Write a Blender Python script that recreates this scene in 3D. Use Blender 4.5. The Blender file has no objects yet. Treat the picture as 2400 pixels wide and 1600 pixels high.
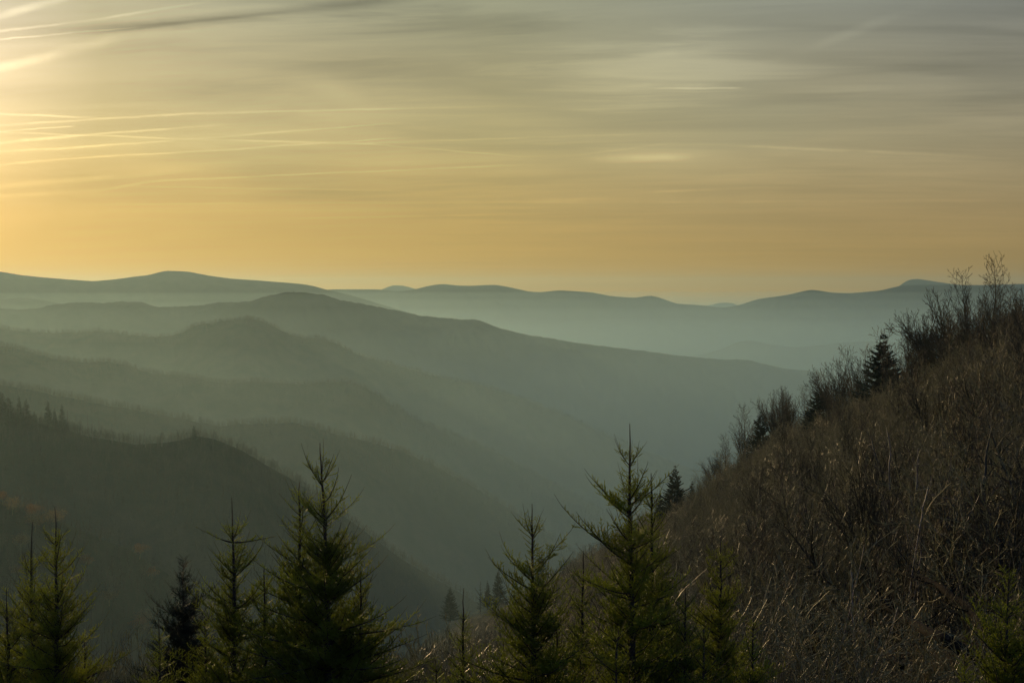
import bpy, math, random
import numpy as np

S = bpy.context.scene
C = S.collection
R = math.radians
rng = np.random.default_rng(7)

# ------------------------------------------------------------------ camera
F = 50.0 / 36.0 * 2400.0            # focal length in the photograph's pixels
TILT = math.atan(120.0 / F)         # horizon 120 px above the picture's middle
cam_d = bpy.data.cameras.new('camera')
cam_d.lens = 50.0
cam_d.sensor_width = 36.0
cam_d.clip_start = 0.1
cam_d.clip_end = 60000.0
cam = bpy.data.objects.new('camera', cam_d)
C.objects.link(cam)
cam.location = (0, 0, 0)
cam.rotation_euler = (R(90) - TILT, 0, 0)
S.camera = cam

def ray(px, py):
    """world direction (y = 1) through a point of the 2400 x 1600 photograph"""
    u = (px - 1200.0) / F
    v = (800.0 - py) / F
    ct, st = math.cos(TILT), math.sin(TILT)
    y = ct + v * st
    z = -st + v * ct
    return u / y, z / y

def at(px, py, D):
    a, b = ray(px, py)
    return a * D, D, b * D

# ------------------------------------------------------------------ render settings
S.view_settings.view_transform = 'Standard'
S.view_settings.look = 'None'
S.view_settings.exposure = -1.0
S.view_settings.gamma = 1.0
S.view_settings.use_curve_mapping = False
S.cycles.use_denoising = True
S.cycles.denoiser = 'OPENIMAGEDENOISE'
S.cycles.max_bounces = 5
S.cycles.diffuse_bounces = 2
S.cycles.glossy_bounces = 2
S.cycles.transmission_bounces = 3
S.cycles.volume_bounces = 1
S.cycles.transparent_max_bounces = 8
S.cycles.sample_clamp_indirect = 4.0

# ------------------------------------------------------------------ sun
SUN_AZ, SUN_EL = -25.0, 8.0
sx = math.sin(R(SUN_AZ)) * math.cos(R(SUN_EL))
sy = math.cos(R(SUN_AZ)) * math.cos(R(SUN_EL))
sz = math.sin(R(SUN_EL))
sun_d = bpy.data.lights.new('sun', 'SUN')
sun_d.energy = 3.4
sun_d.angle = R(0.6)
sun_d.color = (1.0, 0.69, 0.34)
sun = bpy.data.objects.new('sun', sun_d)
C.objects.link(sun)
from mathutils import Vector
sun.rotation_euler = Vector((sx, sy, sz)).to_track_quat('Z', 'Y').to_euler()

# ------------------------------------------------------------------ node helper
def lin(c):
    return tuple(((x / 255.0) / 12.92 if x / 255.0 <= 0.04045 else ((x / 255.0 + 0.055) / 1.055) ** 2.4) for x in c)

class N:
    """small arithmetic on sockets"""
    def __init__(s, tree):
        s.t = tree
    def new(s, kind, **kw):
        n = s.t.nodes.new(kind)
        for k, v in kw.items():
            setattr(n, k, v)
        return n
    def put(s, sock, v):
        if isinstance(v, (int, float)):
            sock.default_value = v
        elif isinstance(v, (tuple, list)):
            sock.default_value = tuple(v) if len(v) == len(sock.default_value) else tuple(v) + (1.0,)
        else:
            s.t.links.new(v, sock)
    def m(s, op, a, b=None, c=None, clamp=False):
        n = s.new('ShaderNodeMath', operation=op, use_clamp=clamp)
        s.put(n.inputs[0], a)
        if b is not None: s.put(n.inputs[1], b)
        if c is not None: s.put(n.inputs[2], c)
        return n.outputs[0]
    def v(s, op, a, b=None, out=0):
        n = s.new('ShaderNodeVectorMath', operation=op)
        s.put(n.inputs[0], a)
        if b is not None:
            s.put(n.inputs['Scale' if op == 'SCALE' else 1], b)
        return n.outputs['Value' if op in ('DOT_PRODUCT', 'LENGTH') else 0]
    def ramp(s, fac, stops, interp='LINEAR'):
        n = s.new('ShaderNodeValToRGB')
        r = n.color_ramp
        r.interpolation = interp
        while len(r.elements) < len(stops):
            r.elements.new(0.5)
        for e, (p, c) in zip(r.elements, stops):
            e.position = p
            e.color = tuple(c) + (1.0,)
        s.put(n.inputs[0], fac)
        return n.outputs[0]
    def map(s, x, a, b, c=0.0, d=1.0, kind='SMOOTHSTEP'):
        n = s.new('ShaderNodeMapRange', interpolation_type=kind)
        s.put(n.inputs['Value'], x)
        for k, q in zip(('From Min', 'From Max', 'To Min', 'To Max'), (a, b, c, d)):
            s.put(n.inputs[k], q)
        return n.outputs[0]
    def noise(s, vec, scale, detail=3.0, rough=0.5, dist=0.0, out='Fac'):
        n = s.new('ShaderNodeTexNoise')
        if vec is not None: s.put(n.inputs['Vector'], vec)
        n.inputs['Scale'].default_value = scale
        n.inputs['Detail'].default_value = detail
        n.inputs['Roughness'].default_value = rough
        n.inputs['Distortion'].default_value = dist
        return n.outputs[out]
    def mix(s, f, a, b, kind='MIX'):
        n = s.new('ShaderNodeMix', data_type='RGBA', blend_type=kind)
        s.put(n.inputs['Factor'], f)
        s.put(n.inputs['A'] if False else n.inputs[6], a)
        s.put(n.inputs[7], b)
        return n.outputs[2]
    def comb(s, x, y, z):
        n = s.new('ShaderNodeCombineXYZ')
        for k, q in enumerate((x, y, z)): s.put(n.inputs[k], q)
        return n.outputs[0]

# ------------------------------------------------------------------ sky: Nishita air + veil of thin cirrus and contrails
W = bpy.data.worlds.new('World')
S.world = W
W.use_nodes = True
wt = W.node_tree
wt.nodes.clear()
w = N(wt)
d0 = w.v('NORMALIZE', w.new('ShaderNodeTexCoord').outputs['Generated'])
sep = w.new('ShaderNodeSeparateXYZ')
w.put(sep.inputs[0], d0)
dx, dy, dz = sep.outputs
air = w.new('ShaderNodeTexSky', sky_type='NISHITA')
air.sun_disc = False
air.sun_elevation = R(SUN_EL)
air.sun_rotation = R(SUN_AZ)
air.altitude = 1500.0
air.air_density = 1.0
air.dust_density = 3.0

ang = w.m('MULTIPLY', w.m('ARCCOSINE', w.v('DOT_PRODUCT', d0, (sx, sy, sz))), 180.0 / math.pi)
el = w.m('MAXIMUM', w.m('MULTIPLY', w.m('ARCSINE', dz), 180.0 / math.pi), 0.0)
ef = w.m('POWER', w.m('DIVIDE', el, 90.0), 0.5)
def ep(e): return math.sqrt(e / 90.0)
SKY_EL = [(0, (196, 148, 58)), (1.2, (192, 152, 74)), (3.0, (190, 158, 94)), (4.5, (187, 163, 106)), (5.8, (182, 165, 114)),
          (7.0, (178, 164, 117)), (9.0, (170, 160, 120)), (11.5, (158, 156, 126)), (16, (140, 144, 130)), (30, (112, 127, 138)), (90, (90, 110, 140))]
base = w.ramp(ef, [(ep(e), lin(c)) for e, c in SKY_EL])
SKY_A = [(0, (3.9, 3.5, 3.8)), (4.5, (2.25, 2.05, 2.4)), (9, (1.42, 1.34, 1.34)), (14, (1.22, 1.19, 1.22)), (24, (1, 1, 1)),
         (34, (.80, .83, 1.0)), (44, (.65, .68, .92)), (60, (.45, .54, .92)), (90, (.38, .52, 1.10)), (180, (.34, .50, 1.15))]
fa = w.m('POWER', w.m('DIVIDE', ang, 180.0), 0.5)
azm = w.ramp(fa, [(math.sqrt(a / 180.0), tuple(x / 4.0 for x in c)) for a, c in SKY_A])
veil = w.v('MULTIPLY', base, w.v('SCALE', azm, 4.0))

# cirrus sheet: noise on a flat cloud layer seen in perspective
den = w.m('ADD', w.m('MAXIMUM', dz, 0.0), 0.075)
cx = w.m('DIVIDE', dx, den)
cy = w.m('DIVIDE', dy, den)
warp = w.noise(w.comb(cx, cy, 0.0), 0.35, 2.0, 0.5, 0.0, 'Color')
cl = w.comb(w.m('MULTIPLY', cx, 0.32), w.m('ADD', w.m('MULTIPLY', cy, 1.15), w.m('MULTIPLY', cx, 0.10)), 0.0)
cl2 = w.v('ADD', cl, w.v('SCALE', w.v('SUBTRACT', warp, (0.5, 0.5, 0.5)), 0.7))
n1 = w.noise(cl2, 1.1, 5.0, 0.55, 0.3)
n2 = w.noise(w.v('ADD', cl2, (7.3, 2.1, 4.0)), 3.4, 6.0, 0.6, 0.4)
n3 = w.noise(w.comb(w.m('MULTIPLY', cx, 0.5), w.m('MULTIPLY', cy, 0.45), 3.0), 0.8, 3.0, 0.5, 0.6)
amp = w.map(el, 0.6, 7.0, 0.20, 1.0)
sh = w.m('ADD', w.m('MULTIPLY', w.m('SUBTRACT', n1, 0.5), 0.78),
         w.m('ADD', w.m('MULTIPLY', w.m('SUBTRACT', n2, 0.5), 0.50), w.m('MULTIPLY', w.m('SUBTRACT', n3, 0.5), 0.62)))
mod = w.m('ADD', 1.0, w.m('MULTIPLY', sh, amp))
veil = w.v('SCALE', veil, mod)
# the low sky towards the sun is deeper gold
gold = w.m('MULTIPLY', w.map(el, 0.0, 9.0, 1.0, 0.0), w.map(ang, 9.0, 34.0, 1.0, 0.0))
veil = w.mix(gold, veil, w.v('MULTIPLY', veil, (0.86, 0.85, 0.62)))
veil = w.mix(w.map(el, 0.0, 11.0, 0.8, 0.0), veil, w.v('MULTIPLY', veil, (0.97, 0.97, 0.86)))
# the thin sheet is bluer where it is thin
blue = w.map(n3, 0.36, 0.56, 1.0, 0.0)
veil = w.mix(w.m('MULTIPLY', blue, w.m('MULTIPLY', amp, 0.20)), veil, w.v('MULTIPLY', veil, (0.80, 0.95, 1.10)))

wob = w.v('SCALE', w.v('SUBTRACT', w.noise(d0, 38.0, 4.0, 0.6, 0.0, 'Color'), (0.5, 0.5, 0.5)), 0.0020)
dw = w.v('ADD', d0, wob)
patchy = w.map(w.noise(d0, 24.0, 4.0, 0.6), 0.34, 0.62, 0.35, 1.0)

def direction(px, py):
    a, b = ray(px, py)
    v = Vector((a, 1.0, b))
    return v.normalized()

def streak(p0, p1, wid, gain, soft0=0.03, soft1=0.06, feather=1.0):
    """a straight vapour trail: the part of a great circle between two directions"""
    a, b = direction(*p0), direction(*p1)
    nrm = a.cross(b).normalized()
    t = nrm.cross(a).normalized()
    L = math.acos(max(-1, min(1, a.dot(b))))
    dist = w.m('ABSOLUTE', w.v('DOT_PRODUCT', dw, tuple(nrm)))
    al = w.v('DOT_PRODUCT', dw, tuple(t))
    hw = wid * 0.8 / F
    g = w.map(dist, 0.0, hw, 1.0, 0.0)
    ends = w.m('MULTIPLY', w.map(al, -soft0, soft0, 0.0, 1.0), w.map(al, math.sin(L) - soft1, math.sin(L) + soft1 * 0.4, 1.0, 0.0))
    return w.m('MULTIPLY', w.m('MULTIPLY', g, ends), gain)

TR = [  # from, to, half width px, gain, softness of the two ends
    ((-260, 112), (165, -8), 17, .24, .02, .02), ((165, -8), (420, -100), 17, .2, .02, .05),
    ((-200, 98), (200, 50), 6, .26, .02, .02), ((200, 50), (500, 2), 6, .16, .02, .03),
    ((-200, 112), (320, 64), 4, .26, .02, .06), ((-200, 205), (150, 124), 20, .18, .02, .02), ((120, 132), (280, 88), 22, .14, .02, .02),
    ((-100, 262), (240, 277), 5, .22, .02, .03), ((-100, 299), (510, 263), 5, .18, .02, .03), ((420, 268), (1120, 250), 5, .12, .03, .06),
    ((-100, 316), (175, 295), 3.5, .25, .02, .004), ((-100, 346), (200, 315), 7, .25, .02, .02), ((180, 318), (530, 292), 5, .22, .02, .03),
    ((-100, 306), (460, 327), 4, .16, .02, .02), ((440, 326), (870, 338), 4, .14, .02, .02), ((840, 336), (1240, 368), 4, .09, .02, .04),
    ((-100, 362), (330, 336), 5, .22, .02, .02), ((320, 336), (930, 289), 4, .14, .02, .05),
    ((-100, 398), (140, 373), 5, .18, .02, .02), ((120, 374), (600, 347), 4, .20, .02, .02), ((580, 347), (980, 321), 3.5, .13, .02, .04),
    ((840, 336), (1560, 312), 5, .07, .02, .04),
    ((-100, 446), (430, 400), 12, .13, .02, .05), ((-100, 466), (240, 446), 8, .14, .02, .02), ((230, 446), (380, 422), 6, .14, .02, .02),
    ((360, 424), (1220, 386), 5, .12, .02, .05), ((340, 437), (980, 448), 4, .06, .02, .05),
    ((1690, 340), (2300, 367), 7, .10, .05, .06), ((1240, 470), (1560, 462), 9, .07, .03, .05), ((1500, 452), (1780, 438), 6, .07, .03, .04),
    ((1320, 368), (1600, 332), 6, .05, .03, .04), ((1850, 130), (2180, 10), 22, .07, .04, .05),
    ((100, 478), (2400, 470), 7, .05, .05, .05), ((700, 512), (1300, 500), 6, .06, .03, .05),
    ((1520, 128), (1700, 118), 14, .10, .02, .04), ((1560, 207), (1740, 206), 5, .26, .02, .012), ((1580, 200), (1700, 199), 12, .12, .02, .02),
    ((1420, 372), (1640, 366), 17, .16, .02, .03), ((1450, 206), (1560, 196), 12, .08, .02, .02),
]
gain = 0.0
for a, b, wd, g, s0, s1 in TR:
    gain = w.m('ADD', gain, streak(a, b, wd, g, s0, s1))
gain = w.m('MULTIPLY', gain, w.m('MULTIPLY', patchy, 2.1))
gain = w.m('ADD', gain, streak((150, 78), (980, -4), 24, -.30, .07, .04))
gain = w.m('ADD', gain, streak((250, 72), (700, 26), 9, -.16, .04, .04))
# broad lit patch of cloud and the dark bands
def blob(px, py, rx, ry, g, sl=0.0):
    a = direction(px, py)
    rt = Vector((0, 0, 1)).cross(a).normalized() * -1.0
    up = rt.cross(a).normalized() * -1.0
    if up.z < 0: up = -up
    if rt.x < 0: rt = -rt
    r2 = rt * math.cos(sl) + up * math.sin(sl)
    u2 = up * math.cos(sl) - rt * math.sin(sl)
    x = w.m('DIVIDE', w.v('DOT_PRODUCT', dw, tuple(r2)), rx / F)
    y = w.m('DIVIDE', w.v('DOT_PRODUCT', dw, tuple(u2)), ry / F)
    q = w.m('SQRT', w.m('ADD', w.m('MULTIPLY', x, x), w.m('MULTIPLY', y, y)))
    q = w.m('ADD', q, w.m('ADD', w.m('MULTIPLY', w.m('SUBTRACT', n2, 0.5), 3.0), w.m('MULTIPLY', w.m('SUBTRACT', n1, 0.5), 1.6)))
    return w.m('MULTIPLY', w.m('MULTIPLY', w.map(q, 0.0, 1.25, 1.0, 0.0), w.map(dy, 0.0, 0.2, 0.0, 1.0)), g)
for b in [(1570, 160, 300, 95, .62), (1720, 110, 220, 22, .14), (1700, 330, 330, 40, .06), (1550, 368, 220, 36, .26), (1250, 300, 200, 30, .07), (1960, 420, 220, 26, -.06), (780, 212, 110, 32, .10, -.35),
          (1120, 45, 260, 40, -.20), (560, 52, 430, 17, -.22, .07), (850, 22, 330, 26, -.16, .05), (780, 160, 130, 22, -.08),
          (1700, 70, 260, 36, -.06), (2330, 150, 170, 110, -.10), (1900, 225, 260, 22, -.06), (300, 100, 160, 20, -.10)]:
    gain = w.m('ADD', gain, blob(*b))
veil = w.v('SCALE', veil, w.m('ADD', 1.0, gain))
b1 = w.new('ShaderNodeBackground'); b1.inputs['Strength'].default_value = 0.05
w.put(b1.inputs['Color'], air.outputs[0])
b2 = w.new('ShaderNodeBackground'); w.put(b2.inputs['Color'], veil)
b2.inputs['Strength'].default_value = 2.2
add = w.new('ShaderNodeMixShader'); add.inputs[0].default_value = 0.85     # the veil hides most of the clear air behind it
wt.links.new(b1.outputs[0], add.inputs[1]); wt.links.new(b2.outputs[0], add.inputs[2])
wo = w.new('ShaderNodeOutputWorld')
wt.links.new(add.outputs[0], wo.inputs['Surface'])
W.cycles.sampling_method = 'MANUAL'
W.cycles.sample_map_resolution = 512

# ------------------------------------------------------------------ object helpers
def tag(o, label=None, cat=None, group=None, kind=None):
    if label: o['label'] = label
    if cat: o['category'] = cat
    if group: o['group'] = group
    if kind: o['kind'] = kind
    return o

def mesh_np(name, V, Fc, mats, fm=None, smooth=False):
    """V (n,3); Fc (m,3) or (m,4) int array"""
    V = np.asarray(V, dtype=np.float32); Fc = np.asarray(Fc, dtype=np.int32)
    k = Fc.shape[1]; m = Fc.shape[0]
    me = bpy.data.meshes.new(name)
    me.vertices.add(len(V)); me.vertices.foreach_set('co', V.ravel())
    me.loops.add(m * k); me.loops.foreach_set('vertex_index', Fc.ravel())
    me.polygons.add(m)
    me.polygons.foreach_set('loop_start', np.arange(0, m * k, k, dtype=np.int32))
    me.polygons.foreach_set('loop_total', np.full(m, k, dtype=np.int32))
    if fm is not None: me.polygons.foreach_set('material_index', np.asarray(fm, dtype=np.int32))
    if smooth: me.polygons.foreach_set('use_smooth', np.ones(m, dtype=bool))
    for x in (mats if isinstance(mats, (list, tuple)) else [mats]): me.materials.append(x)
    me.update(calc_edges=True); me.validate()
    return me

def link(name, me, parent=None, loc=(0, 0, 0), rot=(0, 0, 0), sc=None):
    o = bpy.data.objects.new(name, me)
    C.objects.link(o)
    o.location = loc; o.rotation_euler = rot
    if sc is not None: o.scale = sc if isinstance(sc, (tuple, list)) else (sc,) * 3
    if parent is not None: o.parent = parent
    return o

def vnoise(x, y, seed=0):
    x = np.asarray(x, float); y = np.asarray(y, float)
    xi = np.floor(x).astype(np.int64); yi = np.floor(y).astype(np.int64)
    fx = x - xi; fy = y - yi
    fx = fx * fx * (3 - 2 * fx); fy = fy * fy * (3 - 2 * fy)
    def h(a, b):
        n = (a * 374761393 + b * 668265263 + seed * 974634777) & 0xffffffff
        n = ((n ^ (n >> 13)) * 1274126177) & 0xffffffff
        return ((n ^ (n >> 16)) & 0xffff) / 65535.0
    return (h(xi, yi) * (1 - fx) + h(xi + 1, yi) * fx) * (1 - fy) + (h(xi, yi + 1) * (1 - fx) + h(xi + 1, yi + 1) * fx) * fy

def fbm(x, y, seed=0, oct=5, g=0.5):
    s = 0; a = 1.0; t = 0
    for k in range(oct):
        s = s + a * (vnoise(x * 2 ** k, y * 2 ** k, seed + k * 17) - 0.5) * 2; t += a; a *= g
    return s / t

# ------------------------------------------------------------------ materials
def mat(name, build):
    m = bpy.data.materials.new(name)
    m.use_nodes = True
    t = m.node_tree; t.nodes.clear()
    n = N(t)
    o = n.new('ShaderNodeOutputMaterial')
    sh = build(n)
    t.links.new(sh, o.inputs['Surface'])
    return m

def pbsdf(n, col, rough=0.8, spec=0.3, normal=None):
    b = n.new('ShaderNodeBsdfPrincipled')
    n.put(b.inputs['Base Color'], col)
    n.put(b.inputs['Roughness'], rough)
    n.put(b.inputs['Specular IOR Level'], spec)
    if normal is not None: n.put(b.inputs['Normal'], normal)
    return b.outputs[0]

def bump(n, h, dist, strength=1.0):
    b = n.new('ShaderNodeBump')
    b.inputs['Strength'].default_value = strength
    b.inputs['Distance'].default_value = dist
    n.put(b.inputs['Height'], h)
    return b.outputs[0]

def forest_slope(c1, c2, scale):
    def f(n):
        p = n.new('ShaderNodeNewGeometry').outputs['Position']
        a = n.noise(p, scale, 6.0, 0.65)
        b = n.noise(p, scale * 0.12, 3.0, 0.5)
        col = n.mix(n.map(n.m('ADD', n.m('MULTIPLY', a, 0.5), n.m('MULTIPLY', b, 0.5)), 0.38, 0.62), c1, c2)
        return pbsdf(n, col, 1.0, 0.0, bump(n, a, 3.0, 0.7))
    return f
M_far = mat('distant forest', forest_slope((.030, .034, .022), (.062, .055, .038), 0.010))
M_mid = mat('wooded slope', forest_slope((.028, .034, .014), (.078, .062, .030), 0.030))
def litter(n):
    p = n.new('ShaderNodeNewGeometry').outputs['Position']
    a = n.noise(p, 5.0, 8.0, 0.7); b = n.noise(p, 0.25, 4.0, 0.6)
    col = n.mix(n.map(a, 0.35, 0.65), (.035, .026, .014), (.115, .080, .045))
    col = n.mix(n.map(b, 0.45, 0.65), col, (.052, .052, .022))
    return pbsdf(n, col, 0.95, 0.1, bump(n, a, 0.08, 0.8))
M_litter = mat('leaf litter and dry grass', litter)
M_floor = mat('valley floor', forest_slope((.026, .034, .018), (.055, .055, .034), 0.006))
# ------------------------------------------------------------------ mountain ridges
def ridge(label, pts, dist, mt, slope=0.5, spur=60.0, lam=260.0, rough=0.0, ncol=560, back=900.0, floor=-760.0, seed=1, tail=None):
    """a real ridge: crest line traced on its own distance, front and back slopes falling to the valley"""
    px0, px1 = -1000, 3400
    X = np.linspace(px0, px1, ncol)
    p = np.array(pts, float)
    PY = np.interp(X, p[:, 0], p[:, 1])
    k = np.ones(5) / 5.0
    PYs = np.convolve(np.pad(PY, 2, mode='edge'), k, 'valid')
    PY = 0.5 * PY + 0.5 * PYs
    dd = np.array(dist, float)
    D = np.interp(X, dd[:, 0], dd[:, 1])
    out_l = np.clip((p[0, 0] - X) / 400.0, 0, 1); out_r = np.clip((X - p[-1, 0]) / 400.0, 0, 1)
    PY = PY + (out_l + out_r) * 22 * fbm(X / 300.0, X * 0 + seed, seed, 3)
    if tail is not None:
        PY = PY + np.clip((X - p[-1, 0]), 0, None) * tail
    a = (X - 1200.0) / F
    ct, st = math.cos(TILT), math.sin(TILT)
    v = (800.0 - PY) / F
    yy = ct + v * st
    cxx = a / yy; czz = (-st + v * ct) / yy
    CZ = czz * D
    Lf = np.max((CZ - floor)) / slope * 1.05
    s = np.concatenate([-np.linspace(back, 8, 12) , [0.0], (np.linspace(0, 1, 90)[1:] ** 1.35) * Lf])
    V = np.zeros((len(s), ncol, 3))
    for i, q in enumerate(s):
        Y = np.maximum(D - q, 30.0)
        if q > 0:
            Y = np.maximum(D - q, D * 0.25)
        x = cxx * Y
        d = abs(q)
        ramp = min(1.0, d / (spur * 2.2))
        z = CZ - slope * d * (0.75 + 0.25 * min(1, d / 400.0)) + ramp * spur * fbm(x / lam, Y / (lam * 2.2), seed, 5, 0.55)
        if d > 0: z = z + min(1.0, d / 30.0) * spur * 0.10 * fbm(x / 30.0, Y / 30.0, seed + 5, 3)
        z = np.minimum(z, CZ - 0.02 * d)
        z = z + (rough * fbm(x / 9.0, Y / 9.0, seed + 9, 3, 0.7) if rough else 0)
        V[i, :, 0] = x; V[i, :, 1] = Y; V[i, :, 2] = z
    n0, n1 = V.shape[:2]
    I = np.arange(n0 * n1).reshape(n0, n1)
    Q = np.stack([I[:-1, :-1], I[1:, :-1], I[1:, 1:], I[:-1, 1:]], -1).reshape(-1, 4)
    me = mesh_np('mountain_ridge', V.reshape(-1, 3), Q, mt, smooth=True)
    o = link('mountain_ridge', me)
    tag(o, label, None, None, 'structure')
    return V

G1 = [(0, 730), (60, 715), (888, 682), (918, 668), (944, 669), (985, 680), (1100, 690), (1640, 720), (1690, 709), (1716, 709), (1745, 722),
      (2080, 690), (2105, 672), (2128, 655), (2150, 653), (2200, 661), (2245, 667), (2400, 678)]
G2 = [(740, 690), (765, 678), (888, 678), (930, 683), (969, 679), (1003, 670), (1036, 665), (1071, 669), (1100, 670), (1161, 667), (1199, 674), (1238, 683),
      (1266, 685), (1310, 680), (1387, 685), (1432, 694), (1487, 698), (1526, 692), (1542, 696), (1586, 712), (1631, 714), (1675, 719), (1697, 721),
      (1736, 714), (1774, 701), (1846, 691), (1901, 678), (1951, 686), (1995, 687), (2062, 681), (2117, 668), (2183, 667), (2300, 668), (2400, 665)]
G3 = [(0, 636), (51, 645), (102, 650), (163, 655), (219, 659), (275, 654), (316, 648), (347, 645), (388, 634), (408, 635), (439, 636), (490, 646),
      (541, 653), (602, 657), (653, 661), (704, 665), (735, 670), (765, 679), (816, 690), (900, 715), (1000, 745), (1150, 790), (1400, 860), (1800, 960)]
G3b = [(1400, 860), (1600, 838), (1680, 822), (1725, 801), (1763, 797), (1807, 808), (1874, 814), (1962, 803), (2040, 799), (2200, 805), (2400, 800)]
G4 = [(0, 703), (46, 697), (92, 702), (133, 710), (200, 722), (400, 745), (700, 790), (1200, 900)]
G5 = [(0, 722), (41, 725), (92, 722), (117, 715), (179, 708), (245, 710), (286, 707), (327, 707), (352, 715), (372, 720), (434, 718), (474, 715),
      (510, 709), (587, 707), (617, 696), (645, 689), (673, 685), (714, 685), (760, 691), (801, 704), (867, 715), (944, 730), (990, 740), (1046, 745),
      (1082, 749), (1112, 748), (1138, 756), (1168, 768), (1222, 782), (1288, 793), (1354, 804), (1432, 813), (1520, 824), (1597, 834), (1686, 842),
      (1752, 843), (1796, 854), (1846, 865), (1896, 869), (2000, 890), (2400, 960)]
G6 = [(0, 766), (31, 773), (77, 778), (133, 780), (179, 779), (224, 775), (265, 779), (316, 786), (367, 789), (408, 786), (429, 779), (449, 766),
      (465, 761), (490, 757), (541, 751), (582, 747), (612, 752), (643, 766), (679, 784), (714, 794), (745, 790), (765, 796), (796, 809), (837, 830), (893, 847),
      (959, 863), (1020, 881), (1122, 901), (1200, 925), (1300, 962), (1450, 1030), (1700, 1130), (2000, 1260)]
G7 = [(0, 809), (31, 813), (82, 828), (128, 840), (204, 849), (240, 847), (265, 847), (296, 854), (332, 869), (388, 878), (413, 878), (459, 886),
      (510, 895), (536, 898), (587, 893), (628, 895), (714, 901), (765, 895), (806, 892), (837, 899), (878, 921), (918, 947), (969, 978),
      (1020, 1000), (1122, 1042), (1200, 1080), (1300, 1135), (1400, 1190), (1600, 1290)]
G8 = [(0, 900), (200, 940), (400, 975), (510, 998), (587, 993), (689, 990), (740, 1000), (791, 1018), (867, 1034), (944, 1058), (1020, 1092), (1100, 1135),
      (1200, 1195), (1290, 1255), (1350, 1300), (1500, 1400)]
G9 = [(0, 985), (60, 988), (100, 992), (200, 1020), (320, 1042), (400, 1036), (460, 1022), (500, 1027), (560, 1052), (620, 1088), (700, 1133), (780, 1190),
      (850, 1240), (950, 1315), (1050, 1372), (1110, 1405), (1200, 1460), (1400, 1580)]
G10 = [(0, 1130), (80, 1150), (150, 1178), (230, 1215), (300, 1240), (380, 1290), (450, 1335), (520, 1380), (600, 1430), (700, 1500), (900, 1640), (1400, 1900)]
V10D = [(0, 620), (500, 660), (900, 760), (1400, 900)]
c = lambda d: [(0, d), (1, d)]
ridge('farthest pale blue mountains on the horizon', G1, c(11300), M_far, 0.35, 90, 900, seed=3)
ridge('long blue far ridge along the right horizon', G2, c(8800), M_far, 0.30, 110, 800, seed=4)
V3b = ridge('faint low ridge in the haze at right below the far ridge', G3b, c(6600), M_far, 0.3, 60, 600, seed=14)
ridge('far ridge under the sunset glow at left', G3, [(0, 6000), (1200, 6800)], M_far, 0.32, 90, 600, seed=5)
ridge('faint hill in front of the far left ridge', G4, c(5000), M_far, 0.35, 60, 400, seed=6)
ridge('long dark ridge sloping down to the right with a rounded dome', G5, [(0, 4000), (800, 3750), (1900, 4500)], M_far, 0.42, 70, 340, 3.0, ncol=900, seed=7)
V6 = ridge('wooded ridge with a broad bump left of centre', G6, [(0, 2850), (600, 2700), (1600, 2950)], M_mid, 0.46, 50, 260, 3.0, ncol=1100, seed=8, tail=.5)
V7 = ridge('third wooded ridge stepping down from the left edge', G7, [(0, 2050), (800, 2080), (1500, 2350)], M_mid, 0.48, 40, 200, 2.5, ncol=1300, seed=9, tail=.6)
V8 = ridge('low spur running down into the valley', G8, [(0, 1450), (700, 1480), (1500, 1750)], M_mid, 0.5, 30, 160, 2.0, ncol=1300, seed=10, tail=.7)
V9 = ridge('near wooded spur with standing snags on its crest', G9, [(0, 880), (500, 880), (1100, 1020), (1400, 1150)], M_mid, 0.52, 18, 90, 0.8, ncol=900, seed=11, tail=.8)
V10 = ridge('nearest wooded shoulder below the left spur', [(a_, b_ + 45) for a_, b_ in G10], V10D, M_mid, 0.5, 8, 50, 0.4, ncol=900, back=400, seed=12, tail=.8)

fl = link('valley_floor', mesh_np('valley_floor', [(-15900, -2900, -700), (15900, -2900, -700), (15900, 12900, -700), (-15900, 12900, -700)], [[0, 1, 2, 3]], M_floor))
tag(fl, 'hidden wooded valley bottom under the haze', None, None, 'structure')

# ------------------------------------------------------------------ air: three nested layers, thicker towards the valley
def air_box(name, label, x, y0, y1, z0, z1, dens, col, g):
    m = bpy.data.materials.new(name)
    m.use_nodes = True
    t = m.node_tree; t.nodes.clear()
    o = t.nodes.new('ShaderNodeOutputMaterial')
    v = t.nodes.new('ShaderNodeVolumePrincipled')
    v.inputs['Color'].default_value = tuple(col) + (1,)
    v.inputs['Density'].default_value = dens
    v.inputs['Anisotropy'].default_value = g
    t.links.new(v.outputs[0], o.inputs['Volume'])
    P = [(sx_ * x, yy_, zz_) for zz_ in (z0, z1) for yy_ in (y0, y1) for sx_ in (-1, 1)]
    Q = [[0, 2, 3, 1], [4, 5, 7, 6], [0, 1, 5, 4], [2, 6, 7, 3], [0, 4, 6, 2], [1, 3, 7, 5]]
    ob = link(name, mesh_np(name, P, Q, m))
    tag(ob, label, None, None, 'stuff')
    return ob
HC = (.605, .915, .965)
HG = 0.57
air_box('haze', 'warm evening haze filling the air over the mountains', 16000, -3000, 13000, -763, 106, 0.60e-4, HC, HG)
air_box('haze', 'slightly denser haze just under the horizon', 15995, -2995, 12995, -762.5, -8, 0.24e-4, HC, HG)
air_box('haze', 'denser haze below the ridge tops', 15990, -2990, 12990, -762, -46, 0.42e-4, HC, HG)
air_box('haze', 'haze thickening down the slopes', 15980, -2980, 12980, -761, -100, 0.85e-4, HC, HG)
air_box('haze', 'thick blue haze pooled deep in the valley', 15970, -2970, 12970, -760, -165, 1.5e-4, HC, HG)
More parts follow.
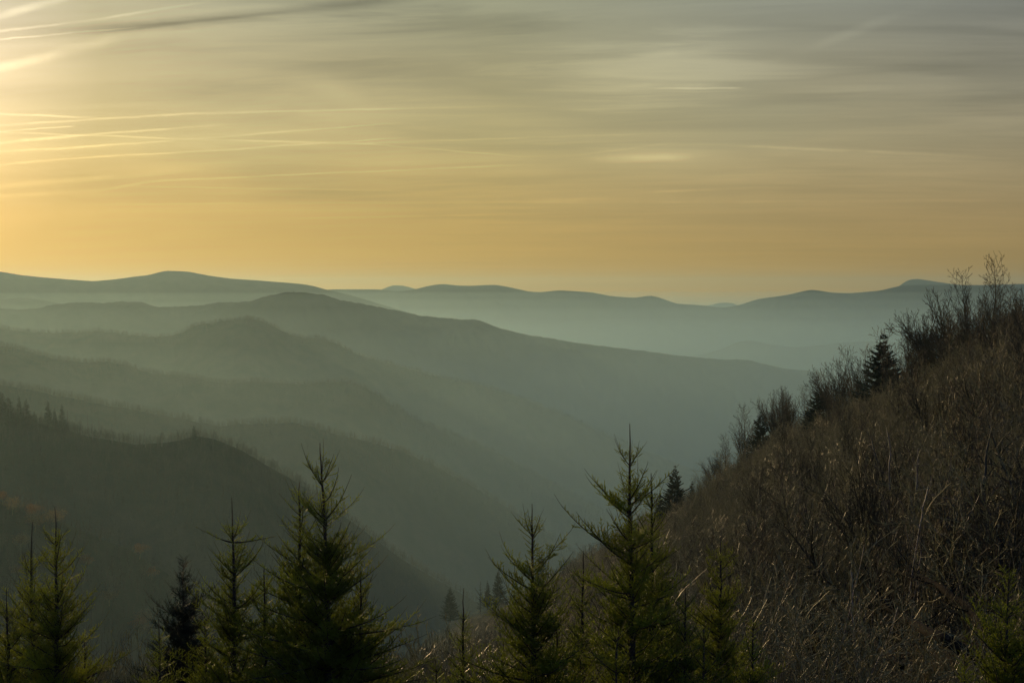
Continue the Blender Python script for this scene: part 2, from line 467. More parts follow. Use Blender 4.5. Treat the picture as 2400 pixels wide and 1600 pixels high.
# ------------------------------------------------------------------ plant materials
def tint(n, c, amt=0.25):
    r = n.new('ShaderNodeObjectInfo').outputs['Random']
    k = n.map(r, 0.0, 1.0, 1.0 - amt, 1.0 + amt, 'LINEAR')
    return n.v('SCALE', c, k)
def needle_mat(c, tc, tr=0.45, spec=0.5, rough=0.38):
    def f(n):
        p = n.new('ShaderNodeNewGeometry').outputs['Position']
        a = n.noise(p, 14.0, 2.0, 0.5)
        col = n.mix(n.map(a, 0.35, 0.65), tuple(x * 0.65 for x in c), tuple(x * 1.35 for x in c))
        b = pbsdf(n, tint(n, col), rough, spec)
        t = n.new('ShaderNodeBsdfTranslucent'); n.put(t.inputs[0], tint(n, tc))
        m = n.new('ShaderNodeMixShader'); m.inputs[0].default_value = tr
        n.t.links.new(b, m.inputs[1]); n.t.links.new(t.outputs[0], m.inputs[2])
        return m.outputs[0]
    return f
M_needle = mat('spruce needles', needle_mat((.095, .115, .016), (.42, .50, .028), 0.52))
M_needle_y = mat('yellow-green needles', needle_mat((.140, .150, .020), (.50, .56, .036), 0.54))  # brighter, yellower copy of the spruce needles
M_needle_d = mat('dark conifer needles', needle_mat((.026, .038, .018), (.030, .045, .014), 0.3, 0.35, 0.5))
def bark(c1, c2, sc, rough=0.7, spec=0.3):
    def f(n):
        p = n.new('ShaderNodeNewGeometry').outputs['Position']
        a = n.noise(p, sc, 5.0, 0.6)
        return pbsdf(n, tint(n, n.mix(n.map(a, 0.35, 0.65), c1, c2), 0.3), rough, spec, bump(n, a, 0.01, 0.5))
    return f
M_bark = mat('spruce bark', bark((.035, .028, .018), (.085, .066, .042), 30.0))
M_twig = mat('brown shiny twigs', bark((.135, .114, .024), (.36, .305, .095), 6.0, 0.40, 0.55))
M_birch = mat('pale birch bark', bark((.075, .055, .034), (.25, .19, .12), 3.0, 0.45, 0.5))
M_twig_d = mat('dark bare twigs', bark((.030, .026, .010), (.085, .070, .030), 6.0, 0.6, 0.3))  # darker copy of the twigs; paints the crest trees' backlit silhouettes into the colour
M_snag = mat('weathered grey dead wood', bark((.07, .065, .055), (.16, .15, .13), 3.0, 0.8))
M_log = mat('dark log bark', bark((.008, .007, .005), (.026, .021, .014), 6.0, 0.95, 0.05))  # near-black matte bark colour for the fallen trunks
def leaf(c, tc):
    return needle_mat(c, tc, 0.5, 0.2, 0.6)
M_rust = mat('rusty oak leaves', leaf((.27, .125, .040), (.42, .18, .04)))
M_brown = mat('dull brown leaves', leaf((.19, .125, .050), (.30, .19, .06)))
M_bud = mat('brown withered leaves', leaf((.050, .030, .014), (.07, .04, .015)))

# ------------------------------------------------------------------ low level builders
class Geo:
    """collects prisms and slivers with numpy and makes one mesh"""
    def __init__(s): s.V = []; s.Q = []; s.M = []; s.n = 0
    def add(s, V, Q, m):
        s.V.append(V); s.Q.append(Q + s.n); s.M.append(np.full(len(Q), m)); s.n += len(V)
    def tube(s, P, r, k=3, m=0, cap=False):
        """P (n,3) polyline, r (n,) radii"""
        P = np.asarray(P, float); r = np.asarray(r, float); n = len(P)
        T = np.gradient(P, axis=0); T /= np.linalg.norm(T, axis=1)[:, None] + 1e-9
        ref = np.array([0.0, 0, 1]) if abs(T[0, 2]) < 0.8 else np.array([1.0, 0, 0])
        U = np.cross(T, ref); U /= np.linalg.norm(U, axis=1)[:, None] + 1e-9
        W_ = np.cross(T, U)
        a = np.arange(k) * 2 * math.pi / k
        V = P[:, None, :] + r[:, None, None] * (np.cos(a)[None, :, None] * U[:, None, :] + np.sin(a)[None, :, None] * W_[:, None, :])
        I = np.arange(n * k).reshape(n, k); J = np.roll(I, -1, axis=1)
        Q = np.stack([I[:-1], J[:-1], J[1:], I[1:]], -1).reshape(-1, 4)
        s.add(V.reshape(-1, 3), Q, m)
    def slivers(s, A, B, wd, m):
        """thin quads from A to B (n,3), width wd, pointed"""
        A = np.asarray(A, float); B = np.asarray(B, float)
        d = B - A
        side = np.cross(d, rng.normal(size=d.shape)); side /= np.linalg.norm(side, axis=1)[:, None] + 1e-9
        w_ = np.broadcast_to(np.asarray(wd, float), (len(A),))[:, None] * 0.5
        mid = A + d * 0.55
        V = np.stack([A, mid + side * w_, B, mid - side * w_], 1).reshape(-1, 3)
        s.add(V, np.arange(len(A) * 4).reshape(-1, 4), m)
    def mesh(s, name, mats, smooth=False):
        return mesh_np(name, np.concatenate(s.V), np.concatenate(s.Q), mats, np.concatenate(s.M), smooth)

def unit(v): return v / (np.linalg.norm(v) + 1e-9)

def needles(g, P, dens, ln, wd, m, spread=0.55):
    """needles along polyline P"""
    P = np.asarray(P, float)
    seg = np.diff(P, axis=0); L = np.linalg.norm(seg, axis=1); tot = L.sum()
    n = max(3, int(tot * dens))
    t = rng.random(n) * tot
    c = np.concatenate([[0], np.cumsum(L)])
    i = np.clip(np.searchsorted(c, t) - 1, 0, len(L) - 1)
    f = ((t - c[i]) / (L[i] + 1e-9))[:, None]
    A = P[i] + seg[i] * f
    d = seg[i] / (L[i][:, None] + 1e-9)
    r = rng.normal(size=(n, 3)); r -= (r * d).sum(1)[:, None] * d; r /= np.linalg.norm(r, axis=1)[:, None] + 1e-9
    B = A + ln * (0.75 + 0.5 * rng.random((n, 1))) * (d * (1 - spread) + r * spread + np.array([0, 0, 0.12]))
    g.slivers(A, B, wd, m)

# ------------------------------------------------------------------ foreground spruce: a library of branches shared by all trees
def shoot(g, p, d, L, dens=420, thick=1.0, bare=False):
    n = 4
    P = [p]
    for k in range(1, n):
        d = unit(d + rng.normal(size=3) * 0.05 + np.array([0, 0, 0.07]))
        P.append(P[-1] + d * L / (n - 1))
    P = np.array(P)
    r0 = (0.0032 + 0.004 * min(L, 0.5)) * thick
    if bare:
        g.tube(P, np.linspace(r0, r0 * 0.55, n), 3, 0)
        needles(g, P, 240, 0.009, 0.0036, 1, 0.35)
    else:
        g.tube(P, np.linspace(0.0052, 0.0026, n) * thick, 3, 1)
        needles(g, P, dens * 0.75, 0.0165, 0.0046, 1, 0.5)
    return P

def spruce_branch(L, rise, curl, fullness, seed, leader=0.2):
    """branch along +X. rise: start slope; curl: how it turns up; laterals in a loose plane"""
    g = Geo()
    n = max(5, int(L / 0.07))
    P = [np.zeros(3)]
    ang = rise
    for k in range(n):
        ang += curl * (L / n) + rng.normal() * 0.03
        d = np.array([math.cos(ang), rng.normal() * 0.05, math.sin(ang)])
        P.append(P[-1] + unit(d) * L / n)
    P = np.array(P)
    g.tube(P, np.linspace(0.006 + 0.008 * L, 0.0032, len(P)), 4, 0)
    # tip: long bare leader and side shoots
    tipd = unit(P[-1] - P[-3])
    ll = leader * (0.7 + 0.6 * rng.random())
    shoot(g, P[-1], tipd, ll, bare=True)
    needles(g, P[len(P) // 4:], 300, 0.015, 0.0046, 1, 0.5)
    step = 0.027 if fullness > 1 else 0.034
    s = 0.08 + 0.04 * rng.random()
    side = 1
    while s < L:
        f = s / L * (len(P) - 1); i = int(f); q = P[i] + (P[min(i + 1, len(P) - 1)] - P[i]) * (f - i)
        T = unit(P[min(i + 1, len(P) - 1)] - P[max(0, i - 1)])
        rem = L - s + 0.05
        ln = min(0.05 + rem * 0.30, 0.30) * (0.55 + 0.75 * rng.random())
        if rng.random() < 0.10: ln *= 0.4
        sd = np.array([-T[1], T[0], 0.0]) * side; sd = unit(sd)
        up = unit(np.cross(T, np.cross(np.array([0, 0, 1.0]), T)))
        tilt = rng.normal() * 0.55 + 0.15
        d = unit(T * 0.62 + sd * 0.85 * math.cos(tilt) + up * (0.8 * math.sin(tilt) + 0.12))
        Q = shoot(g, q, d, ln)
        if ln > 0.13:
            u = 0.05; s2 = 1
            while u < ln - 0.01:
                ff = u / ln * 3; j = min(2, int(ff)); q2 = Q[j] + (Q[j + 1] - Q[j]) * (ff - j)
                T2 = unit(Q[j + 1] - Q[j])
                l2 = min(0.035 + (ln - u) * 0.45, 0.15) * (0.6 + 0.6 * rng.random())
                sd2 = unit(np.cross(T2, up)) * s2
                shoot(g, q2, unit(T2 * 0.65 + sd2 * 0.8 + up * (0.12 + rng.normal() * 0.4)), l2 * 0.85, 380)
                u += 0.036 * (0.7 + 0.6 * rng.random()); s2 = -s2
        s += step * (0.6 + 0.8 * rng.random()); side = -side
    return g

def short_laterals(h, seed):
    """the short twigs that grow on a stem between two whorls, h metres of stem"""
    g = Geo()
    z = 0.0
    a = rng.random() * 6
    while z < h:
        a += 2.4 + rng.normal() * 0.3
        l = 0.07 + 0.13 * rng.random() * (0.5 + 0.8 * (z / h))
        e = 0.35 + 0.3 * rng.random()
        shoot(g, np.array([0, 0, z]), np.array([math.cos(a) * math.cos(e), math.sin(a) * math.cos(e), math.sin(e)]), l, 520, 1.1)
        z += 0.014 + 0.012 * rng.random()
    return g

def needle_variants(g, name):
    out = {}
    me = g.mesh(name, [M_bark, M_needle]); out['g'] = me
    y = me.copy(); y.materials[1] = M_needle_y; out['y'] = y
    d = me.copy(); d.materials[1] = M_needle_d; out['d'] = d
    return out
LIB = {}
for cls, L, rise, curl, full, ld, cnt in [('tip', 0.20, 0.75, 0.9, 1, 0.13, 3), ('up', 0.42, 0.62, 0.75, 1, 0.18, 4), ('mid', 0.75, 0.42, 0.50, 1.5, 0.20, 4),
                                     ('wide', 1.10, 0.22, 0.32, 1.5, 0.22, 4), ('low', 1.50, 0.02, 0.22, 1.5, 0.18, 4)]:
    LIB[cls] = (L, [needle_variants(spruce_branch(L, rise, curl, full, k, ld), 'branch') for k in range(cnt)])
SHORT = [needle_variants(short_laterals(0.5, k), 'side_twigs') for k in range(4)]

def trunk_mesh(H, rb, bend, name, mt, k=8, top=0.004, wig=0.020):
    g = Geo()
    n = 26
    z = H * (1 - (1 - np.linspace(0, 1, n)) ** 1.4)
    x = bend * (z / H) ** 3 + wig * rng.normal(size=n).cumsum() * 0.35
    y = wig * rng.normal(size=n).cumsum() * 0.35
    x -= x[-1] * 0.0
    P = np.stack([x, y, z], 1); P[0, :2] = 0
    r = rb * (1 - z / H) ** 0.85 + top
    g.tube(P, r, k, 0)
    return g.mesh(name, [mt], True), P

def near_spruce(px, py, D, H, label, var='g', bend=0.0, rad=1.0, gap=0.40, seed=0, lead=0.5, extra=(), dens=1.0, xtra_tops=()):
    """young spruce whose leader tip is seen at px,py"""
    X, Y, Z = at(px, py, D)
    root = link('spruce_tree', None, None, (X, Y, Z - H))
    tag(root, label, 'spruce tree', 'young spruces in front of the overlook')
    me, P = trunk_mesh(H, 0.010 * H + 0.012, bend, 'trunk', M_bark)
    P = P - 0
    link('trunk', me, root)
    root.location.x -= P[-1, 0]; root.location.y -= P[-1, 1]
    def on(z):
        return np.array([np.interp(z, P[:, 2], P[:, 0]), np.interp(z, P[:, 2], P[:, 1]), z])
    def put(cls, z, az, sc, elev=0.0):
        L, ms = LIB[cls]
        link('branch', ms[int(rng.integers(len(ms)))][var], root, on(z), (rng.normal() * 0.15, -elev, az), sc)
    depth = min(H - 0.3, 6.3)
    # whorls
    d = lead * (0.95 + 0.1 * rng.random()); k = 0
    a0 = rng.random() * 6
    while d < depth:
        r = (0.10 + 0.45 * d) * rad if d < 1.4 else (0.73 + 0.33 * (d - 1.4)) * rad
        r = max(0.2, r)
        n = 6 if d < 1.0 else int((9 + rng.integers(0, 4)) * dens)
        a0 += 0.6
        for j in range(n):
            rr = r * (0.72 + 0.5 * rng.random())
            ln = rr / (0.75 if d < 1.2 else 0.92)
            cls = 'tip' if ln < 0.30 else 'up' if ln < 0.60 else 'mid' if ln < 0.95 else 'wide' if ln < 1.35 else 'low'
            base = LIB[cls][0] + 0.13
            put(cls, H - d + rng.normal() * (0.03 if d < 0.8 else 0.09), a0 + j * 2 * math.pi / n + rng.normal() * 0.22, ln / base, rng.normal() * 0.08 + (0.1 if d < 1.4 else 0.0))
        # extra branches between the whorls lower down
        if d > 0.9:
            for j in range(int((6 if d < 1.0 else 18) * dens)):
                rr = r * (0.35 + 0.60 * rng.random())
                cls = 'tip' if rr < 0.28 else 'up' if rr < 0.62 else 'mid'
                put(cls, H - d - gap * rng.random(), rng.random() * 6.28, rr / (LIB[cls][0] + 0.1), 0.1)
        step = gap * (0.85 + 0.3 * rng.random()) * (0.9 if d > 2 else 1.0)
        # short side twigs on the stem from this whorl down
        zz = 0.0
        while zz < step and d < 3.2:
            link('side_twigs', SHORT[int(rng.integers(4))][var], root, on(H - d - min(step, zz + 0.5)), (0, 0, rng.random() * 6.28), (1.0, 1.0, 1.0))
            zz += 0.5
        d += step; k += 1
    for (dd, az, cls, sc, ev) in extra:
        put(cls, H - dd, az, sc, ev)
    return root
# ------------------------------------------------------------------ the near ground: embankment, right-hand hillside, spur descending into the valley
CREST = np.array([(-700, 2300, 800), (600, 1900, 800), (800, 1700, 780), (900, 1590, 760), (1000, 1500, 720), (1100, 1455, 660), (1200, 1412, 600), (1300, 1350, 520),
                  (1400, 1290, 440), (1500, 1232, 390), (1600, 1182, 350), (1670, 1130, 320), (1758, 1075, 290), (1810, 1040, 275), (1880, 1012, 262), (1970, 985, 245),
                  (2020, 960, 235), (2150, 908, 212), (2250, 850, 192), (2400, 795, 165), (2700, 690, 150), (3200, 600, 140)], float)
NEAR = np.array([(-700, 1760, 75), (800, 1760, 85), (1000, 1740, 90), (1700, 1730, 60), (2400, 1760, 42), (3200, 1700, 30)], float)
def ci(px, j): return np.interp(px, CREST[:, 0], CREST[:, j])
def ni(px, j): return np.interp(px, NEAR[:, 0], NEAR[:, j])
def zray(px, py):
    v = (800.0 - py) / F
    ct, st = math.cos(TILT), math.sin(TILT)
    return (-st + v * ct) / (ct + v * st)
def xray(px, py):
    v = (800.0 - py) / F
    return ((px - 1200.0) / F) / (math.cos(TILT) + v * math.sin(TILT))
def ground_z(px, D):
    """height of the near ground in the vertical plane of column px at distance D"""
    px = np.asarray(px, float); D = np.asarray(D, float)
    dc, dn = ci(px, 2), ni(px, 2)
    zc, zn = zray(px, ci(px, 1)) * dc, zray(px, ni(px, 1)) * dn
    z20 = -8.6
    f = np.clip((D - dn) / (dc - dn), 0, 1)
    zf = zn + (zc - zn) * (f ** 0.92)
    zb = zc - 0.62 * (D - dc) - 0.0006 * (D - dc) ** 2 * (D > dc)
    a = np.clip((D - 20) / (dn - 20), 0, 1)
    zl = z20 + (zn - z20) * a
    zk = np.interp(D, [0, 3, 8, 20], [-1.8, -1.9, -4.0, -8.6])
    z = np.where(D > dc, np.maximum(zb, -755), np.where(D > dn, zf, np.where(D > 20, zl, zk)))
    x = (px - 1200) / F * D
    amp = np.clip((D - 10) / 60, 0, 1) * np.clip(np.abs(D - dc) / 60, 0.15, 1)
    return z + amp * (1.6 * fbm(x / 22.0, D / 22.0, 31, 4) + 0.35 * fbm(x / 3.0, D / 3.0, 33, 3))
def ground_pt(px, D):
    """world point on the near ground"""
    a = (np.asarray(px, float) - 1200) / F
    z = ground_z(px, D)
    return a * D, D, z
cols = np.linspace(-700, 3200, 320)
rows = np.concatenate([[0.4, 3, 5, 8, 12, 16, 20, 26, 33], np.geomspace(40, 900, 150), np.linspace(950, 2200, 14)])
GX, GD = np.meshgrid(cols, rows)
x_, y_, z_ = ground_pt(GX, GD)
Vg = np.stack([x_, y_, z_], -1)
n0, n1 = GX.shape
I = np.arange(n0 * n1).reshape(n0, n1)
go = link('hillside', mesh_np('hillside', Vg.reshape(-1, 3), np.stack([I[:-1, :-1], I[:-1, 1:], I[1:, 1:], I[1:, :-1]], -1).reshape(-1, 4), M_litter, smooth=True))
tag(go, 'steep brown hillside of leaf litter and dry grass', None, None, 'structure')
# the overlook the picture is taken from, behind and beside the camera
ov = [(-60, -40, -1.8), (60, -40, -1.8), (60, .35, -1.8), (-60, .35, -1.8), (-60, -40, -30), (60, -40, -30), (60, .35, -30), (-60, .35, -30)]
tag(link('overlook_ground', mesh_np('overlook_ground', ov, [[0, 1, 2, 3], [4, 7, 6, 5], [0, 4, 5, 1], [1, 5, 6, 2], [2, 6, 7, 3], [3, 7, 4, 0]], M_litter)),
    'flat ground of the overlook', None, None, 'structure')

# ------------------------------------------------------------------ bare trees
def grow(g, p, d, L, r, lvl, prm, m_stem, m_twig, leaves):
    """one limb with its side limbs"""
    n = max(3, int(3 + L * (1.6 if lvl == 0 else 2.2)))
    P = [p]; D_ = [d]
    for k in range(n):
        d = unit(d + rng.normal(size=3) * prm['wig'] * (0.7 if lvl == 0 else 1.0) + np.array([0, 0, prm['up']]) * (0.25 if lvl == 0 else 1.0))
        P.append(P[-1] + d * L / n); D_.append(d)
    P = np.array(P)
    rr = np.maximum(r * (1 - np.linspace(0, 1, n + 1)) ** 0.8, prm['rmin'])
    g[0 if lvl < 1 else 1].tube(P, rr, 5 if lvl == 0 else 3, m_stem if lvl < 1 else m_twig)
    if leaves and lvl >= 2 and rng.random() < leaves:
        A = P[-1:] ; B = A + rng.normal(size=(1, 3)) * 0.07
        g[1].slivers(A, B, 0.05, 1)
    if lvl >= prm['levels']: return
    cnt = prm['count'][lvl] * (0.8 + 0.4 * rng.random())
    cnt = max(1, int(cnt * (1 if lvl == 0 else min(1.4, L / prm['ref'][lvl]))))
    t0 = prm['first'] if lvl == 0 else 0.15
    az = rng.random() * 6.28
    for j in range(cnt):
        t = t0 + (1 - t0) * ((j + rng.random()) / cnt) ** 0.9
        t = min(t, 0.98)
        f = t * n; i = int(f); q = P[i] + (P[min(n, i + 1)] - P[i]) * (f - i)
        T = D_[min(n, i + 1)]
        az += 2.4 + rng.normal() * 0.5
        ref = np.array([1.0, 0, 0]) if abs(T[0]) < 0.8 else np.array([0, 1.0, 0])
        U = unit(np.cross(T, ref)); Wv = np.cross(T, U)
        ang = prm['ang'] * (0.7 + 0.6 * rng.random())
        nd = unit(T * math.cos(ang) + (U * math.cos(az) + Wv * math.sin(az)) * math.sin(ang))
        if lvl > 0 and nd[2] < -0.1: nd[2] *= -0.3
        ln = L * prm['ratio'][lvl] * (0.55 + 0.65 * rng.random()) * (1.0 - 0.62 * t if lvl == 0 else 1 - 0.35 * t)
        grow(g, q, unit(nd), ln, max(rr[min(n, i)] * 0.55, prm['rmin']), lvl + 1, prm, m_stem, m_twig, leaves)

def bare_variant(H, stems, lean, seed, count=(13, 5, 3), rmin=0.009, rb=0.07, leaves=0.0, birch=False, levels=3, ang=0.62, first=0.22, up=0.10, wig=0.09, splay=0.16, mt=None):
    g = (Geo(), Geo())
    for s in range(stems):
        a = rng.random() * 6.28
        sp = splay * (0.5 + rng.random()) if stems > 1 else 0.03
        d = unit(np.array([math.cos(a) * sp + lean, math.sin(a) * sp, 1.0]))
        h = H * (1.0 if s == 0 else 0.65 + 0.33 * rng.random())
        p = np.array([math.cos(a) * 0.12 * (stems > 1), math.sin(a) * 0.12 * (stems > 1), -0.3])
        grow(g, p, d, h, rb * (0.7 + 0.5 * rng.random()) * H / 7.0, 0,
             dict(levels=levels, count=count, ref=[1, H * 0.34, H * 0.14, 1], ang=ang, ratio=[0.46, 0.46, 0.5], rmin=rmin, up=up, wig=wig, first=first), 0, 0, leaves)
    t = g[0].mesh('trunk', [M_birch if birch else (mt or M_twig)], True)
    c_ = g[1].mesh('crown', [mt or M_twig, M_bud])
    return t, c_

# crest trees have loose fine crowns, thicket trees are dense brushy poles
TALL = [bare_variant(9.0, 1, l, k, (24, 9, 4), 0.0145, 0.10, 0.35, ang=0.66, first=0.22, up=0.085, mt=M_twig_d) for k, l in enumerate([0.0, -0.12, 0.1])]
CLUMP = [bare_variant(8.0, 6, l, k, (14, 8, 4), 0.0145, 0.11, 0.22, ang=0.52, first=0.22, splay=0.42, up=.09, mt=M_twig_d) for k, l in enumerate([-0.15, 0.05])]
POLE = [bare_variant(6.0, 2 + (k % 3), l, k, (15, 6, 3), 0.010, 0.045, 0.0, birch=(k % 3 == 0), ang=0.66 + 0.12 * (k % 3), first=0.12, up=(0.07, 0.04, 0.03)[k % 3], wig=0.13, splay=0.28 + 0.12 * (k % 3), mt=(None, None, M_twig, M_twig_d)[k % 4]) for k, l in enumerate([0.0, 0.08, 0.14, -0.05, 0.2, 0.1, 0.25, 0.04])]
SHRUB = [bare_variant(3.4, 5, l, k, (9, 4, 3), 0.009, 0.030, 0.0, ang=0.5, first=0.08, splay=0.5) for k, l in enumerate([0.05, 0.15, -0.1])]
FAR = [bare_variant(9.0, 1, 0.0, k, (12, 5), 0.028, 0.10, 0.0, levels=2, ang=0.75, first=0.25, mt=M_twig_d, up=.06) for k in range(4)]

def bare(px, D, H, tc, H0, label, rz=None, group=None, name='bare_tree', cat='bare tree', lx=0.0, z=None, sc=1.0):
    X, Y, Z = [float(q) for q in ground_pt(px, D)]
    root = link(name, None, None, (X, Y, Z if z is None else z), (0, lx, rng.random() * 6.28 if rz is None else rz), H / H0)
    tag(root, label, cat, group)
    link('trunk', tc[0], root); link('crown', tc[1], root)
    return root

def crest(px_top, py_top, px_base, D, tc, H0, label, rz=None, sx=1.0):
    """bare tree on the skyline whose tip reaches py_top"""
    X, Y, Z = [float(q) for q in ground_pt(px_base, D)]
    H = zray(px_top, py_top) * D - Z
    r = bare(px_base, D, H, tc, H0, label, rz, None)
    lean = math.atan2((px_top - px_base) / F * D, H)
    r.rotation_euler = (0, lean, 0)
    # turn the tree about its own axis first
    from mathutils import Matrix
    r.rotation_euler = (Matrix.Rotation(lean, 3, 'Y') @ Matrix.Rotation(rz if rz is not None else rng.random() * 6.28, 3, 'Z')).to_euler()
    return r
crest(2321, 599, 2326, 178, TALL[0], 9.4, 'tallest bare tree on the hill crest, its lone upright top dotted with leaves', 0.4)
crest(2266, 627, 2278, 186, TALL[2], 9.4, 'tall bare tree just left of the tallest one on the crest', 2.0)
crest(2203, 662, 2262, 196, CLUMP[0], 8.6, 'broad leaning clump of dark bare stems fanning up to the left on the crest', 0.0)
crest(2170, 690, 2215, 200, CLUMP[1], 8.6, 'ragged bare clump filling the left edge of the fan-shaped crest trees', 1.4)
crest(2105, 701, 2140, 215, TALL[1], 9.4, 'slender bare tree bending left just right of the big dark spruce', 3.0)
crest(2140, 726, 2182, 212, TALL[0], 9.4, 'thin wispy bare tree between the slender bent one and the leaning clump', 4.4)
crest(2056, 765, 2078, 232, TALL[2], 9.4, 'bare tree poking out behind the top of the big dark spruce', 1.0)
crest(2036, 800, 2040, 236, TALL[1], 9.4, 'thin bare tree close against the left side of the big dark spruce', 5.0)
crest(1998, 808, 2010, 240, TALL[2], 9.4, 'bare tree with an open crown in the gap left of the big dark spruce', 4.0)
crest(1965, 838, 1990, 244, TALL[0], 9.4, 'forked bare tree left of the open-crowned one on the crest', 2.7)
crest(1912, 828, 1972, 248, CLUMP[1], 8.6, 'bare stems leaning strongly left above the dark squat spruce', 0.3)
crest(1900, 868, 1925, 254, TALL[1], 9.4, 'reddish bare tree rising right out of the dark squat spruce', 1.9)
crest(1872, 902, 1893, 262, TALL[2], 9.4, 'small bare tree left of the dark squat spruce', 0.8)
crest(1838, 918, 1856, 268, TALL[0], 9.4, 'bare tree with twigs drooping left, second from the slope edge spruce', 5.5)
crest(1807, 924, 1842, 274, CLUMP[0], 8.6, 'low bare clump spreading left above the slope edge spruce', 2.2)
crest(2366, 652, 2368, 172, TALL[1], 9.4, 'bare tree near the right picture edge, right of the tallest crest tree', 2.4)
crest(2394, 664, 2398, 168, TALL[2], 9.4, 'bare tree cut by the right picture edge on the crest', 3.3)
crest(2238, 690, 2250, 190, TALL[2], 9.4, 'thin bare tree in the gap between the fan clump and the tall crest trees', 5.9)
crest(2345, 668, 2350, 175, CLUMP[1], 8.6, 'dense bare clump at the foot of the tallest crest tree', 4.0)
crest(2295, 690, 2302, 182, CLUMP[0], 8.6, 'dense dark bare clump between the two tallest crest trees', 3.2)
crest(1662, 1072, 1672, 318, CLUMP[1], 8.6, 'bare shrubby tree at the lower left end of the high crest', 1.1)

for k in range(30):
    px = 2130 + 275 * (k + rng.random()) / 30; D = float(ci(px, 2)) - 2 - 12 * rng.random()
    crest(px + rng.normal() * 12, 655 + (2400 - px) * 0.30 + 55 * rng.random(), px, D, [TALL, TALL, CLUMP][k % 3][k % 2], 9.4, 'slim bare tree in the dark mass of trunks on the hill crest')['group'] = 'bare trees massed on the hill crest'
for k in range(24):
    px = 1660 + 500 * (k + rng.random()) / 24; D = float(ci(px, 2)) - 2 - 14 * rng.random()
    if 1748 < px < 1812 or 1885 < px < 1945: px += 62
    crest(px - 18 * rng.random(), float(ci(px, 1)) - (90 if px > 1770 else 60) - 75 * rng.random() ** 1.5, px, D, [TALL, CLUMP][k % 2][k % 2], 9.4, 'small bare tree in the row along the falling hill crest')['group'] = 'small bare trees along the falling hill crest'
BIG = [bare_variant(11.0, n_, l, k, (13, 7, 5), 0.013, 0.17, 0.0, ang=0.85, first=0.16, splay=0.55, up=0.015, wig=0.13, mt=M_twig_d) for k, (n_, l) in enumerate([(3, -.1), (2, .12)])]
bare(2265, 60, 8.2, BIG[0], 11.4, 'large dark bare tree with long arching limbs low on the right hillside', 0.4)
bare(2385, 66, 8.6, BIG[1], 11.4, 'large dark bare tree spreading at the right picture edge', 2.0)
bare(1985, 74, 7.6, BIG[1], 11.4, 'dark forked bare tree in the lower middle of the right hillside', 4.1)
bare(2110, 100, 8.0, BIG[0], 11.4, 'broad dark bare tree halfway up the right hillside', 2.9)
bare(1800, 100, 7.4, BIG[0], 11.4, 'dark wide bare tree behind the yellowish foreground spruces', 1.2)
# darker, taller trees standing out of the thicket
for k in range(52):
    px = 1640 + 780 * rng.random(); dn, dc = float(ni(px, 2)), float(ci(px, 2))
    D = dn + (dc * 0.9 - dn) * rng.random() ** 1.3
    bare(px, D, 5.0 + 3.5 * rng.random(), (TALL + CLUMP)[int(rng.integers(5))], 9.4, 'dark bare tree standing out above the saplings on the right hillside', None, 'dark bare trees on the right hillside', lx=0.12 * rng.normal())

# ------------------------------------------------------------------ the thicket on the right hillside
def scatter_hill(n, d0, d1, px0=960, px1=2460, power=1.0):
    px = px0 + (px1 - px0) * rng.random(n * 3)
    D = d0 + (d1 - d0) * rng.random(n * 3) ** power
    keep = (D < ci(px, 2) * 1.03) & (D > ni(px, 2) * 0.8) & (rng.random(n * 3) < (D / d1) ** 0.7)
    return px[keep][:n], D[keep][:n]

LOOKS = ['bare brushy sapling in the dense thicket on the right hillside']
near_px, near_D = [], []
tries = 0
while len(near_px) < 272 and tries < 20000:
    tries += 1
    px = 1560 + 900 * rng.random() if rng.random() < 0.88 else 1050 + 520 * rng.random()
    dn = float(ni(px, 2))
    D = dn * 0.72 + (125 - dn * 0.72) * rng.random() ** 0.9
    if px < 1560: D = dn * 0.9 + 50 * rng.random()
    if D > float(ci(px, 2)): continue
    near_px.append(px); near_D.append(D)
for px, D in zip(near_px, near_D):
    k = int(rng.integers(len(POLE)))
    bare(px, D, 3.4 + 4.6 * rng.random() ** 1.3, POLE[k], 6.3, LOOKS[0], rng.normal() * 0.5, 'bare saplings crowding the right hillside', 'bare_sapling', 'sapling', lx=0.08 + 0.10 * rng.normal())

